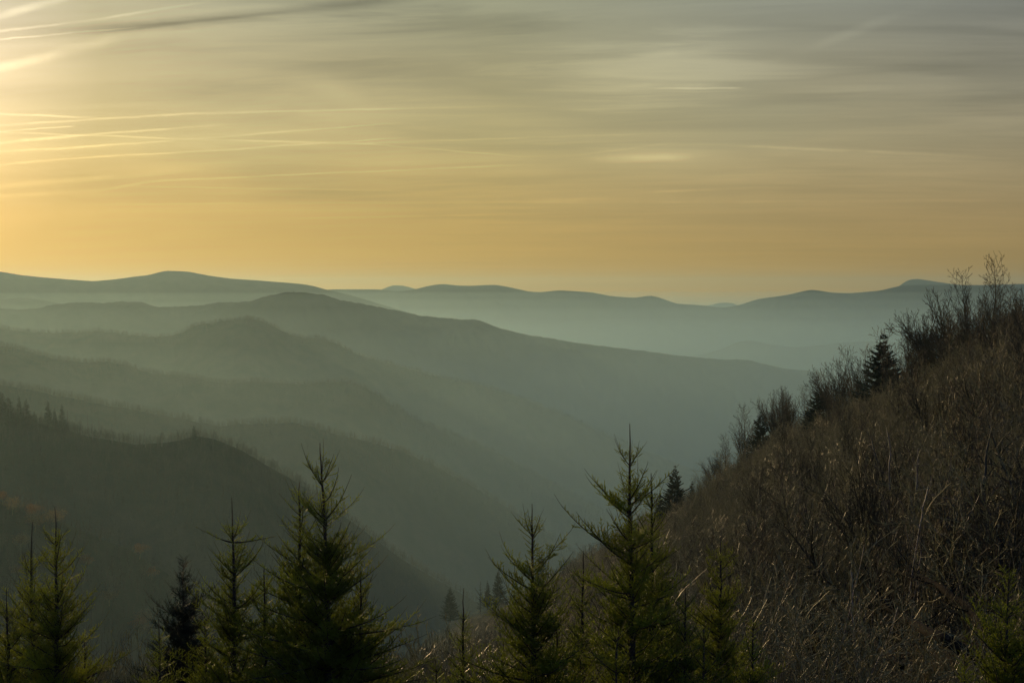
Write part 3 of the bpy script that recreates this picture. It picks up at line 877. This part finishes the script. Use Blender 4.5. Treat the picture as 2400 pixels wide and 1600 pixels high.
def points_object(name, label, cat, pts, scs, rots, variants, lean=0.0):
    """countless plants as one object: points that carry real meshes (geometry nodes)"""
    me = bpy.data.meshes.new(name)
    me.vertices.add(len(pts)); me.vertices.foreach_set('co', np.asarray(pts, np.float32).ravel())
    for nm, arr, ty in (('sc', scs, 'FLOAT'), ('rz', rots, 'FLOAT'), ('kd', rng.integers(0, len(variants), len(pts)), 'INT')):
        at_ = me.attributes.new(nm, ty, 'POINT')
        at_.data.foreach_set('value', np.asarray(arr, np.float32 if ty == 'FLOAT' else np.int32))
    o = link(name, me)
    ng = bpy.data.node_groups.new(name, 'GeometryNodeTree')
    ng.interface.new_socket('Geometry', in_out='INPUT', socket_type='NodeSocketGeometry')
    ng.interface.new_socket('Geometry', in_out='OUTPUT', socket_type='NodeSocketGeometry')
    i = ng.nodes.new('NodeGroupInput'); out = ng.nodes.new('NodeGroupOutput')
    inst = ng.nodes.new('GeometryNodeInstanceOnPoints')
    g2i = ng.nodes.new('GeometryNodeGeometryToInstance')
    for v in variants[::-1]:
        oi_ = ng.nodes.new('GeometryNodeObjectInfo'); oi_.inputs['Object'].default_value = v
        ng.links.new(oi_.outputs['Geometry'], g2i.inputs[0])
    def attr(nm, ty):
        a = ng.nodes.new('GeometryNodeInputNamedAttribute'); a.data_type = ty
        a.inputs['Name'].default_value = nm
        return [q for q in a.outputs if q.enabled and q.name == 'Attribute'][0]
    ng.links.new(i.outputs[0], inst.inputs['Points'])
    ng.links.new(g2i.outputs[0], inst.inputs['Instance'])
    inst.inputs['Pick Instance'].default_value = True
    ng.links.new(attr('kd', 'INT'), inst.inputs['Instance Index'])
    cz = ng.nodes.new('ShaderNodeCombineXYZ'); ng.links.new(attr('rz', 'FLOAT'), cz.inputs[2])
    cz.inputs[1].default_value = lean
    ng.links.new(cz.outputs[0], inst.inputs['Rotation'])
    ng.links.new(attr('sc', 'FLOAT'), inst.inputs['Scale'])
    ng.links.new(inst.outputs[0], out.inputs[0])
    md = o.modifiers.new('plants', 'NODES'); md.node_group = ng
    tag(o, label, cat, None, 'stuff')
    return o

def joined(tc, name, extra=None):
    """trunk and crown as one source mesh for points_object"""
    import bmesh
    bm = bmesh.new()
    mats = []
    for me in tc:
        off = len(mats); mats += list(me.materials)
        n = len(bm.faces)
        bm.from_mesh(me); bm.faces.ensure_lookup_table()
        for f in bm.faces[n:]: f.material_index += off
    out = bpy.data.meshes.new(name); bm.to_mesh(out); bm.free()
    for x in mats: out.materials.append(x)
    return bpy.data.objects.new(name, out)       # not linked: only a source
S_pole = [joined(t, 'thicket_source') for t in POLE]
S_shrub = [joined(t, 'shrub_source') for t in SHRUB]
S_far = [joined(t, 'forest_source') for t in FAR]

def hill_cloud(n, d0, d1, px0, px1, power):
    px, D = scatter_hill(n, d0, d1, px0, px1, power)
    x, y, z = ground_pt(px, D)
    return np.stack([x, y, z - 0.1], -1), px, D
P1, q1, D1 = hill_cloud(3600, 70, 265, 1500, 2560, 1.0)
P2, q2, D2 = hill_cloud(2300, 85, 700, 930, 1760, 1.0)
sc1 = (2.2 + 3.6 * rng.random(len(P1)) ** 1.6) / 6.3 * np.where(D1 > ci(q1, 2) * .8, .95, 1.0)
sc2 = (2.8 + 4.6 * rng.random(len(P2)) ** 1.4) / 6.3 * np.where(D2 > ci(q2, 2) * .85, .85, 1.0)
PP = np.concatenate([P1, P2]); SS = np.concatenate([sc1, sc2])
points_object('thicket', 'dense brown mass of leafless saplings covering the right hillside', 'thicket', PP, SS, rng.normal(size=len(PP)) * 0.6 + 0.1, S_pole, 0.08)
P3, q3, D3 = hill_cloud(1500, 36, 240, 1400, 2560, 0.8)
points_object('undergrowth', 'tangled bare undergrowth between the saplings on the right hillside', 'undergrowth', P3, 0.5 + 0.7 * rng.random(len(P3)), rng.random(len(P3)) * 6.28, S_shrub)
# brush on the lower left foreground slope
px = 120 + 1000 * rng.random(1000); D = 55 + 50 * rng.random(1000)
x, y, z = ground_pt(px, D)
hgt = np.interp(px, [120, 260, 400, 900, 1120], [.95, 1.15, .95, .95, 1.15]) * (0.75 + 0.5 * rng.random(1000))
points_object('brushwood', 'pale twiggy brush on the slope behind the foreground spruces', 'brushwood', np.stack([x, y, z], -1), hgt * 1.35, rng.random(1000) * 6.28, S_shrub)
# ------------------------------------------------------------------ distant conifers
def conifer(H, R_, whorls, drop, seed, mtl=None, nb=9, fan=11, ragged=0.3):
    g = Geo(); t = Geo()
    n = 10
    z = np.linspace(-0.5, H, n)
    t.tube(np.stack([np.zeros(n), np.zeros(n), z], 1), np.linspace(0.018 * H, 0.02, n), 5, 0)
    for w_ in range(whorls):
        f = w_ / (whorls - 1.0)
        zz = H * (1 - 0.90 * f ** 0.92) - 0.02 * H
        zz += H * 0.012 * rng.normal() * (w_ > 0)
        r = R_ * (0.05 + 0.95 * f ** 0.8) * (1 + 0.12 * rng.normal())
        k = max(4, int(nb * (0.5 + 0.7 * f)))
        for j in range(k):
            a = rng.random() * 6.28
            rr = r * (1 + ragged * rng.normal() * 0.6)
            rr = max(0.12, rr)
            z0_ = zz; zz = z0_ + H * 0.014 * rng.normal()
            m = max(3, int(rr * 2.2) + 2)
            s = np.linspace(0, 1, m + 1)
            el = 0.35 - drop * f
            P = np.stack([np.cos(a) * rr * s, np.sin(a) * rr * s, zz + rr * (el * s + 0.20 * s ** 2.5)], 1)
            t.tube(P, np.linspace(0.03, 0.008, m + 1), 3, 0)
            q = max(5, int(rr * fan))
            u = 0.12 + 0.9 * rng.random(q)
            A = np.stack([np.interp(u, s, P[:, c_]) for c_ in range(3)], 1)
            out = unit(np.array([math.cos(a), math.sin(a), 0.1])); sd = np.array([-math.sin(a), math.cos(a), 0])
            ln = (0.16 + 0.30 * (1 - u))[:, None] * min(1.0, 0.45 + rr * 0.3) * (0.6 + 0.8 * rng.random((q, 1)))
            side = np.sign(rng.normal(size=(q, 1))) * (0.5 + 0.5 * rng.random((q, 1)))
            B = A + ln * (out * 0.8 + sd * side) * 1.2 + np.array([0, 0, -1]) * ln * (0.25 + 0.3 * rng.random((q, 1)))
            g.slivers(A, B, 0.13 + 0.10 * rng.random(q), 0)
            B2 = A + ln * 0.7 * (out * 0.5 - sd * side) + np.array([0, 0, 1]) * ln * 0.1
            g.slivers(A, B2, 0.11, 0)
            zz = z0_
    return t.mesh('trunk', [M_bark]), g.mesh('crown', [mtl or M_needle_d])
FIR = [conifer(12, 2.9, 30, 0.45, 1, nb=12, fan=26), conifer(12, 3.9, 28, 0.50, 2, nb=12, fan=24), conifer(12, 2.3, 28, 0.35, 3, nb=10, fan=22)]
FIRD = [conifer(12, 2.4, 30, 0.3, 7, nb=11, fan=26, ragged=.22), conifer(12, 2.0, 28, 0.3, 8, nb=11, fan=26, ragged=.2)]
FIRF = [conifer(12, 2.3, 15, 0.3, 4, nb=6, fan=7), conifer(12, 1.8, 14, 0.3, 5, nb=6, fan=7)]

def fir_at(px, py, base_py, D, tc, label, wide=1.0, group=None, rz=None, Zb=None, name='conifer_tree', cat='conifer'):
    X, Y, Z = at(px, py, D)
    zb = zray(px, base_py) * D if Zb is None else Zb
    H = Z - zb
    root = link(name, None, None, (X, Y, zb), (0, 0, rng.random() * 6.28 if rz is None else rz), (H / 12 * wide, H / 12 * wide, H / 12))
    tag(root, label, cat, group)
    link('trunk', tc[0], root); link('crown', tc[1], root)
    return root
gh = 'dark conifers on the right hillside'
fir_at(2070, 781, 990, 222, FIR[0], 'big dark shaggy spruce on the hill crest among bare trees', 1.3, gh)
fir_at(1915, 914, 1015, 236, FIR[1], 'dark squat spruce on the crest under left-leaning bare stems', 1.25, gh)
fir_at(1783, 966, 1100, 262, FIR[1], 'drooping spruce standing at the left edge of the high slope', 1.0, gh)
fir_at(1838, 985, 1075, 268, FIR[2], 'small shaded conifer right of the slope edge spruce', 1.2, gh)
fir_at(1582, 1093, 1225, 290, FIR[1], 'blue-green broad fir behind the tall leggy foreground spruce', 0.95, gh)
fir_at(1622, 1127, 1200, 310, FIR[2], 'little fir tucked just right of the broad blue-green fir', 1.1, gh)
fir_at(1547, 1150, 1225, 296, FIR[2], 'small pointed fir left of the broad blue-green fir', 1.0, gh)
fir_at(2268, 752, 880, 188, FIR[1], 'shadowy conifer half hidden at the foot of the crest clump', 0.8, gh)
fir_at(2392, 742, 860, 160, FIR[1], 'dark conifer behind twigs at the right picture edge', 0.8, gh)
fir_at(1055, 1376, 1455, 560, FIR[1], 'grey hazy fir with spreading branches low on the descending spur', 0.9, gh)
fir_at(1143, 1360, 1425, 590, FIR[2], 'smaller hazy fir, left of the darker spur fir', 1.0, gh)
fir_at(1168, 1336, 1420, 580, FIR[1], 'darker hazy fir beside the first small spruce on the spur', .75, gh)
fir_at(1126, 1362, 1430, 600, FIRF[1], 'thin hazy fir squeezed between two firs on the spur', .9, gh)
fir_at(1270, 1292, 1370, 520, FIR[2], 'faint thin conifer on the spur just behind the pointed middle spruce', .9, gh)

# left spur: conifers and snags on its crest
gl = 'conifers on the crest of the left spur'
def spur_z(px, D):  # ground height of the near spur V9 near its crest
    col = int(round((px + 1000) / 4400.0 * (V9.shape[1] - 1)))
    c_ = V9[:, col]
    o_ = np.argsort(c_[:, 1])
    return float(np.interp(D, c_[o_, 1], c_[o_, 2]))
def spur_D(px): return float(np.interp(px, [0, 500, 1100, 1400], [880, 880, 1020, 1150]))
for px, py, wd, tc, lb in [(3, 918, 1.5, FIRD[0], 'tall dark conifer cut by the left picture edge on the spur crest'), (19, 930, 1.9, FIRD[0], 'rounded dark conifer second from the left edge on the spur crest'),
                       (44, 928, 1.15, FIRD[1], 'pointed conifer third from the left edge on the spur crest'), (61, 936, 1.3, FIRD[0], 'ragged conifer leaning against the third one on the spur crest'),
                       (80, 963, 1.2, FIRD[0], 'short conifer in the dip of the spur crest'), (112, 939, 1.05, FIRD[0], 'slim tall conifer standing apart, left one of the pair on the spur'),
                       (128, 955, .9, FIRD[1], 'thin short conifer between the two standing apart on the spur'), (145, 947, 1.15, FIRD[1], 'layered conifer beside a bare pole on the spur'),
                       (454, 996, 1.0, FIRD[0], 'lone little triangular conifer on the hump of the left spur')]:
    D = spur_D(px) - 2
    fir_at(px, py, 0, D, tc, lb, wd, gl, Zb=spur_z(px, D) - 0.5)
SN = []
for k in range(3):
    g = Geo()
    n = 9; z = np.linspace(-0.5, 12, n)
    g.tube(np.stack([0.05 * rng.normal(size=n).cumsum(), 0.05 * rng.normal(size=n).cumsum(), z], 1), np.linspace(0.26, 0.09, n), 6, 0)
    gb = Geo()
    for j in range(16):
        zz = 3 + 8.6 * rng.random(); a = rng.random() * 6.28; l = 0.25 + 0.8 * rng.random()
        gb.tube(np.array([[0, 0, zz], [math.cos(a) * l, math.sin(a) * l, zz + 0.2 * l]]), np.array([0.05, 0.02]), 3, 0)
    SN.append((g.mesh('trunk', [M_snag], True), gb.mesh('branch_stubs', [M_snag])))
for px, py, lb in [(158, 960, 'bare dead pole right beside the layered conifer on the left spur'), (206, 969, 'tall dead pole standing first in the gap of the left spur'),
                   (217, 983, 'shorter dead pole between two tall ones on the left spur'), (232, 974, 'tall dead pole with a thin crossing stub on the left spur'),
                   (340, 996, 'dead pole rising alone from the tree line of the left spur'), (379, 1018, 'low dead pole near the hump of the left spur'),
                   (190, 990, 'short broken pole at the start of the dead trees on the left spur'), (262, 1000, 'slim dead pole right of the tall poles on the left spur'),
                   (318, 1010, 'short dead pole just left of the lone pole on the left spur'), (530, 1033, 'dead pole on the falling right end of the spur crest')]:
    D = spur_D(px) - 3
    zb = spur_z(px, D) - 0.5
    X, Y, Z = at(px, py, D)
    H = Z - zb
    root = link('dead_tree', None, None, (X, Y, zb), (0, rng.normal() * 0.02, rng.random() * 6.28), (1, 1, H / 12))
    tag(root, lb, 'dead tree', 'dead poles on the left spur')
    s = SN[int(rng.integers(3))]
    link('trunk', s[0], root); link('branch_stubs', s[1], root)

# woods covering the ridges: far more trees than one can count
def ridge_cloud(V, n, px0, px1, s_max, r0=12, power=1.6):
    """points on a ridge mesh V (rows behind/before the crest x columns)"""
    c0 = (px0 + 1000) / 4400.0 * (V.shape[1] - 1); c1 = (px1 + 1000) / 4400.0 * (V.shape[1] - 1)
    cc = c0 + (c1 - c0) * rng.random(n)
    # row parameter by distance in front of the crest
    dist = np.linalg.norm(V[r0:, V.shape[1] // 2, :2] - V[r0, V.shape[1] // 2, :2], axis=1)
    s = -12 + (s_max + 12) * rng.random(n) ** power
    rr = np.where(s >= 0, r0 + np.interp(s, dist, np.arange(len(dist))), r0 + s / 12.0 * 0.6)
    i = np.clip(np.floor(rr).astype(int), 0, V.shape[0] - 2); j = np.clip(np.floor(cc).astype(int), 0, V.shape[1] - 2)
    fi = (rr - i)[:, None]; fj = (cc - j)[:, None]
    return V[i, j] * (1 - fi) * (1 - fj) + V[i + 1, j] * fi * (1 - fj) + V[i, j + 1] * (1 - fi) * fj + V[i + 1, j + 1] * fi * fj
S_fir = [joined(t, 'fir_source') for t in FIRF]
Pw = ridge_cloud(V9, 9000, -150, 1400, 330, power=1.3)
points_object('forest', 'leafless forest covering the near left spur', 'forest', Pw - np.array([0, 0, .4]), (0.40 + 0.40 * rng.random(len(Pw))), rng.random(len(Pw)) * 6.28, S_far)
Pw = ridge_cloud(V9, 260, -150, 1300, 300, power=0.8)
points_object('forest', 'scattered dark conifers in the forest of the near left spur', 'forest', Pw, (0.4 + 0.4 * rng.random(len(Pw))), rng.random(len(Pw)) * 6.28, S_fir)
Pw = ridge_cloud(V10, 3600, -150, 1100, 240, power=1.0)
points_object('forest', 'brownish forest on the shoulder below the left spur', 'forest', Pw - np.array([0, 0, .4]), (0.55 + 0.5 * rng.random(len(Pw))), rng.random(len(Pw)) * 6.28, S_far)
Pw = ridge_cloud(V10, 90, -150, 1100, 220, power=0.9)
points_object('forest', 'dark conifers on the shoulder below the left spur', 'forest', Pw, (0.35 + 0.4 * rng.random(len(Pw))), rng.random(len(Pw)) * 6.28, S_fir)
for V_, n_, a_, b_, s_, lb in [(V8, 3500, -200, 1500, 70, 'forest along the low hazy spur'), (V7, 4500, -200, 1500, 70, 'forest along the third wooded ridge'), (V6, 4500, -200, 1500, 50, 'forest along the bumped ridge')]:
    Pw = ridge_cloud(V_, n_, a_, b_, s_, power=2.2)
    points_object('forest', lb, 'forest', Pw - np.array([0, 0, 1.8]), (0.7 + 0.4 * rng.random(len(Pw))), rng.random(len(Pw)) * 6.28, S_far)

# rusty-leaved trees on the shoulder at left
def leafy(H, R_, mt, seed):
    t, c_ = bare_variant(H, 1, 0.0, seed, (10, 4), 0.02, 0.10, 0.0, levels=2, ang=0.7, first=0.2)
    g = Geo()
    n = 2600
    d = rng.normal(size=(n, 3)); d /= np.linalg.norm(d, axis=1)[:, None]
    lump = 1 + 1.1 * fbm(d[:, 0] * 2.0 + 9, d[:, 1] * 2.0 + d[:, 2] * 1.9, seed, 3)
    A = d * (rng.random((n, 1)) ** 0.4) * np.array([R_ * 1.1, R_, R_ * 0.75]) * lump[:, None] + np.array([0, 0, H * 0.62])
    g.slivers(A, A + rng.normal(size=(n, 3)) * 0.16, 0.17, 0)
    return t, c_, g.mesh('leaves', [mt])
LF = [leafy(8, 2.9, M_rust, 1), leafy(8, 3.2, M_rust, 2)]
LB = [leafy(8, 3.1, M_brown, 3), leafy(8, 2.6, M_brown, 4), leafy(8, 3.4, M_brown, 5)]
def v10_z(px, D):
    col = int(round((px + 1000) / 4400.0 * (V10.shape[1] - 1)))
    c_ = V10[:, col]; o_ = np.argsort(c_[:, 1])
    return float(np.interp(D, c_[o_, 1], c_[o_, 2]))
for px, off, H, lb in [(0, 1, 6.5, 'orange-leaved tree at the left picture edge'), (322, 2, 7.5, 'orange-crowned tree lit from behind on the left shoulder'),
                       (350, 8, 6.5, 'smaller orange tree right beside the backlit orange crown'), (432, 14, 8, 'dull rust-leaved tree right of the orange crowns'),
                       (322, 36, 9, 'pinkish rust-leaved tree lowest on the left shoulder'), (70, 10, 8, 'brownish round-crowned tree near the left edge'),
                       (195, 22, 7, 'muted brown-leaved tree between the left edge and the orange crowns'), (620, 20, 7, 'dull russet tree behind the big foreground spruce')]:
    D = float(np.interp(px, [q[0] for q in V10D], [q[1] for q in V10D])) - off * 1.5
    zb = v10_z(px, D) - 0.3
    X = (px - 1200) / F * D * 1.0
    root = link('autumn_tree', None, None, (X, D, zb), (0, 0, rng.random() * 6.28), H / 8)
    tag(root, lb, 'autumn tree', 'rusty-leaved trees on the left shoulder')
    s = LF[int(rng.integers(2))]
    for nm, me in zip(('trunk', 'crown', 'leaves'), s): link(nm, me, root)

for k in range(46):
    px = -20 + 720 * rng.random(); off = 6 + 150 * rng.random()
    D = float(np.interp(px, [q[0] for q in V10D], [q[1] for q in V10D])) - off
    root = link('leafy_tree', None, None, ((px - 1200) / F * D, D, v10_z(px, D) - 0.3), (0, 0, rng.random() * 6.28), (6 + 4 * rng.random()) / 8)
    tag(root, 'dull brown rounded tree in the hazy wood at lower left', 'tree', 'dull brown rounded trees on the left shoulder')
    s = LB[int(rng.integers(3))]
    for nm, me in zip(('trunk', 'crown', 'leaves'), s): link(nm, me, root)
Pw = ridge_cloud(V9, 900, -150, 1250, 26, power=1.0)
points_object('forest', 'ragged line of bare treetops along the crest of the left spur', 'forest', Pw - np.array([0, 0, .4]), (0.5 + 0.5 * rng.random(len(Pw))), rng.random(len(Pw)) * 6.28, S_far)

# ------------------------------------------------------------------ fallen trunks and pale stems on the right hillside
def log(name, pts, r0, r1, mt, label, cat, twigs=10, lift=None):
    if lift is not None:      # lie on the slope: find where the line of sight meets the ground
        q3 = []
        for p in pts:
            Ds = np.linspace(float(ni(p[0], 2)) * 0.8, float(ci(p[0], 2)), 400)
            hit = Ds[np.argmin(np.abs(ground_z(p[0], Ds) + lift - zray(p[0], p[1]) * Ds))]
            q3.append((p[0], p[1], float(hit)))
        pts = q3
    P = np.array([at(*p) for p in pts], float)
    s = np.linspace(0, 1, len(P)); ss = np.linspace(0, 1, 16)
    Q = np.stack([np.interp(ss, s, P[:, k]) for k in range(3)], 1)
    Q[1:-1] = (Q[:-2] + 2 * Q[1:-1] + Q[2:]) / 4
    Q += rng.normal(size=Q.shape) * r0 * 0.25
    base = Q[0].copy()
    root = link(name, None, None, tuple(base))
    tag(root, label, cat)
    g = Geo(); g.tube(Q - base, np.linspace(r0, r1, 16), 8, 0)
    link('trunk', g.mesh('trunk', [mt], True), root)
    for k in range(twigs):
        g = Geo()
        i = int(rng.integers(3, 15)); d = unit(rng.normal(size=3) + np.array([0, 0, 0.9]))
        l = 0.5 + 1.3 * rng.random()
        g.tube(np.array([Q[i] - base, Q[i] - base + d * l * 0.5, Q[i] - base + d * l + np.array([0, 0, .15])]), np.array([r1 * 0.45, r1 * 0.3, 0.01]), 3, 0)
        link('branch', g.mesh('branch', [mt]), root)
log('fallen_trunk', [(2330, 1555, 38), (2215, 1500, 38.5), (2120, 1450, 39), (2070, 1405, 40), (2035, 1370, 41)], .22, .10, M_log, 'thick dark curved fallen trunk low on the right hillside', 'fallen trunk', 26, lift=3.8)
log('fallen_trunk', [(2330, 1520, 43), (2285, 1440, 43), (2220, 1385, 43.5), (2150, 1345, 44), (2100, 1335, 45)], .20, .08, M_log, 'dark fallen trunk arching above the thicker one', 'fallen trunk', 22, lift=3.9)
log('fallen_trunk', [(2110, 1560, 40), (2040, 1490, 40.5), (1990, 1450, 41), (1955, 1425, 42)], .11, .05, M_log, 'short dark fallen trunk left of the arched ones', 'fallen trunk', 14, lift=3.2)
log('fallen_trunk', [(2345, 1330, 52), (2335, 1250, 52.5), (2310, 1190, 53), (2280, 1150, 54)], .16, .06, M_log, 'dark crooked trunk near the right edge of the hillside', 'fallen trunk', 20, lift=3.8)
log('birch_stem', [(2118, 1460, 58), (2132, 1390, 58), (2143, 1310, 58.2), (2162, 1200, 58.6), (2175, 1140, 59)], .050, .020, M_birch, 'pale leaning birch stem rising from the arched fallen trunk', 'birch', 16)
log('birch_stem', [(2135, 1462, 58.5), (2150, 1360, 58.8), (2160, 1290, 59), (2156, 1230, 59)], .045, .018, M_birch, 'second pale birch stem crossing the leaning one', 'birch', 14)
log('birch_stem', [(2012, 1600, 52), (2003, 1500, 52.2), (1998, 1440, 52.4), (1996, 1340, 53)], .07, .03, M_birch, 'straight reddish bare stem at the lower middle of the right hillside', 'birch', 16)
log('birch_stem', [(2148, 1150, 62), (2150, 1105, 62), (2152, 1050, 62)], .035, .025, M_birch, 'short brightly lit vertical birch stem high in the thicket', 'birch', 3)
log('birch_stem', [(2085, 1150, 64), (2083, 1100, 64), (2088, 1050, 64.3), (2080, 1010, 64.5)], .035, .022, M_birch, 'wavy lit birch stem left of the short vertical one', 'birch', 4)

# ------------------------------------------------------------------ the young spruces in front
H_ = lambda d: 9.0
near_spruce(1476, 992, 18.5, 9.2, 'tallest leggy spruce with a bare crooked leader right of centre', 'g', rad=.86, lead=.55, gap=.55, dens=.8,
            extra=[(1.18, math.pi + .1, 'mid', .95, .15), (1.75, math.pi - .1, 'wide', .98, .22), (1.85, math.pi + .35, 'mid', 1.2, .1), (1.2, .1, 'mid', .75, .35), (1.9, 0.2, 'mid', .8, .3)])
near_spruce(1526, 1108, 19.6, 8.8, 'darker spruce with a cluster of thin leaders close behind the tallest leggy one', 'g', rad=.8, lead=.5,
            extra=[(.55, 0.2, 'tip', 1.1, .6), (.6, 3.4, 'tip', 1.1, .65)])
near_spruce(1247, 1180, 18.0, 8.0, 'pointed spruce with upswept tips left of the tallest leggy one', 'g', rad=.98, lead=.46, gap=.44)
near_spruce(1367, 1290, 21, 7.8, 'thin sparse spruce between the two pointed middle spruces', 'g', rad=.75, lead=.5, dens=.8)
near_spruce(1690, 1240, 21.5, 8.0, 'yellowish spruce standing against the bare hillside right of centre', 'y', rad=.9, lead=.5, dens=.95)
near_spruce(1605, 1370, 19, 7.2, 'low spruce between the leggy pair and the yellowish one', 'g', rad=.75, lead=.35)
near_spruce(1087, 1377, 22, 7.2, 'slim faint spruce left of the middle spruces', 'g', rad=.6, lead=.5, dens=.7)
near_spruce(750, 1038, 18.0, 9.2, 'tall full spruce with a hooked leader left of centre', 'g', rad=.98, lead=.50, gap=.44, dens=1.15, bend=-.1)
near_spruce(703, 1128, 18.6, 8.8, 'twin spruce fused to the left side of the tall hooked one', 'g', rad=.86, lead=.42, gap=.42, dens=1.1)
near_spruce(845, 1338, 18.2, 7.8, 'small spruce at the right foot of the tall hooked one', 'g', rad=.95, lead=.36)
near_spruce(543, 1165, 19.2, 8.6, 'narrow spruce with crossed thin twigs below its leader', 'g', rad=.85, lead=.62, gap=.46, dens=.9,
            extra=[(.62, math.pi, 'tip', 1.5, -.55), (.62, 0.1, 'tip', 1.6, -.75)])
near_spruce(620, 1325, 19.0, 7.4, 'low spruce filling the gap left of the fused twins', 'g', rad=.7, lead=.35)
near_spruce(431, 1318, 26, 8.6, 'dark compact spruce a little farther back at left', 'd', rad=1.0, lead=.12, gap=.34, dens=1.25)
near_spruce(372, 1450, 21, 7.0, 'small spruce at the foot of the dark compact one', 'g', rad=.7, lead=.35)
near_spruce(480, 1440, 19.5, 7.2, 'bushy low spruce between the dark compact and the narrow one', 'g', rad=.8, lead=.25)
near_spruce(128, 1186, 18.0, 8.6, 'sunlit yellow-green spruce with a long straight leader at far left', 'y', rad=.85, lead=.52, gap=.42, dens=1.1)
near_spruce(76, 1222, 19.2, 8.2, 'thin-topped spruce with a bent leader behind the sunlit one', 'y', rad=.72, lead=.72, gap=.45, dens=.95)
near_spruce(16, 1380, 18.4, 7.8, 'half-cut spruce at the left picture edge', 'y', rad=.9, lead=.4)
near_spruce(200, 1490, 19.2, 7.0, 'low sunlit spruce at the right foot of the far left group', 'y', rad=.9, lead=.3)
near_spruce(2367, 1320, 15.5, 7.4, 'tallest green spruce in the bottom right corner', 'g', rad=1.0, lead=.20, gap=.42, dens=1.1)
near_spruce(2335, 1430, 16.2, 6.6, 'second slim top beside the bottom right spruce', 'g', rad=.5, lead=.25)
near_spruce(900, 1520, 19.5, 6.4, 'small dark spruce tip at the bottom, left of the slim faint spruce', 'g', rad=.7, lead=.2)
near_spruce(1450, 1470, 17.0, 6.8, 'low bushy spruce at the bottom in front of the leggy pair', 'g', rad=1.0, lead=.2, dens=1.1)
near_spruce(1180, 1500, 20.0, 6.6, 'low spruce at the bottom left of the pointed middle one', 'g', rad=.75, lead=.25)
near_spruce(1305, 1440, 18.6, 7.0, 'low broad spruce between the pointed middle spruce and the leggy pair', 'g', rad=.9, lead=.25)
near_spruce(1562, 1345, 20.4, 7.2, 'short spruce right at the foot of the darker leggy spruce', 'g', rad=.8, lead=.3)
near_spruce(1650, 1465, 18.2, 6.6, 'low bushy spruce at the bottom, just left of the yellowish one', 'y', rad=.9, lead=.22)
near_spruce(1765, 1440, 20.2, 6.8, 'low yellowish spruce right of the taller yellowish one', 'y', rad=.8, lead=.25)
near_spruce(1020, 1545, 19.6, 6.4, 'bottom spruce tip directly left of the slim faint spruce', 'g', rad=.8, lead=.2)
near_spruce(2262, 1520, 17.0, 6.4, 'low spruce tip left of the bottom right spruces', 'y', rad=.8, lead=.2)
near_spruce(2405, 1400, 16.0, 7.0, 'spruce cut by the right edge in the bottom corner', 'g', rad=.9, lead=.25)
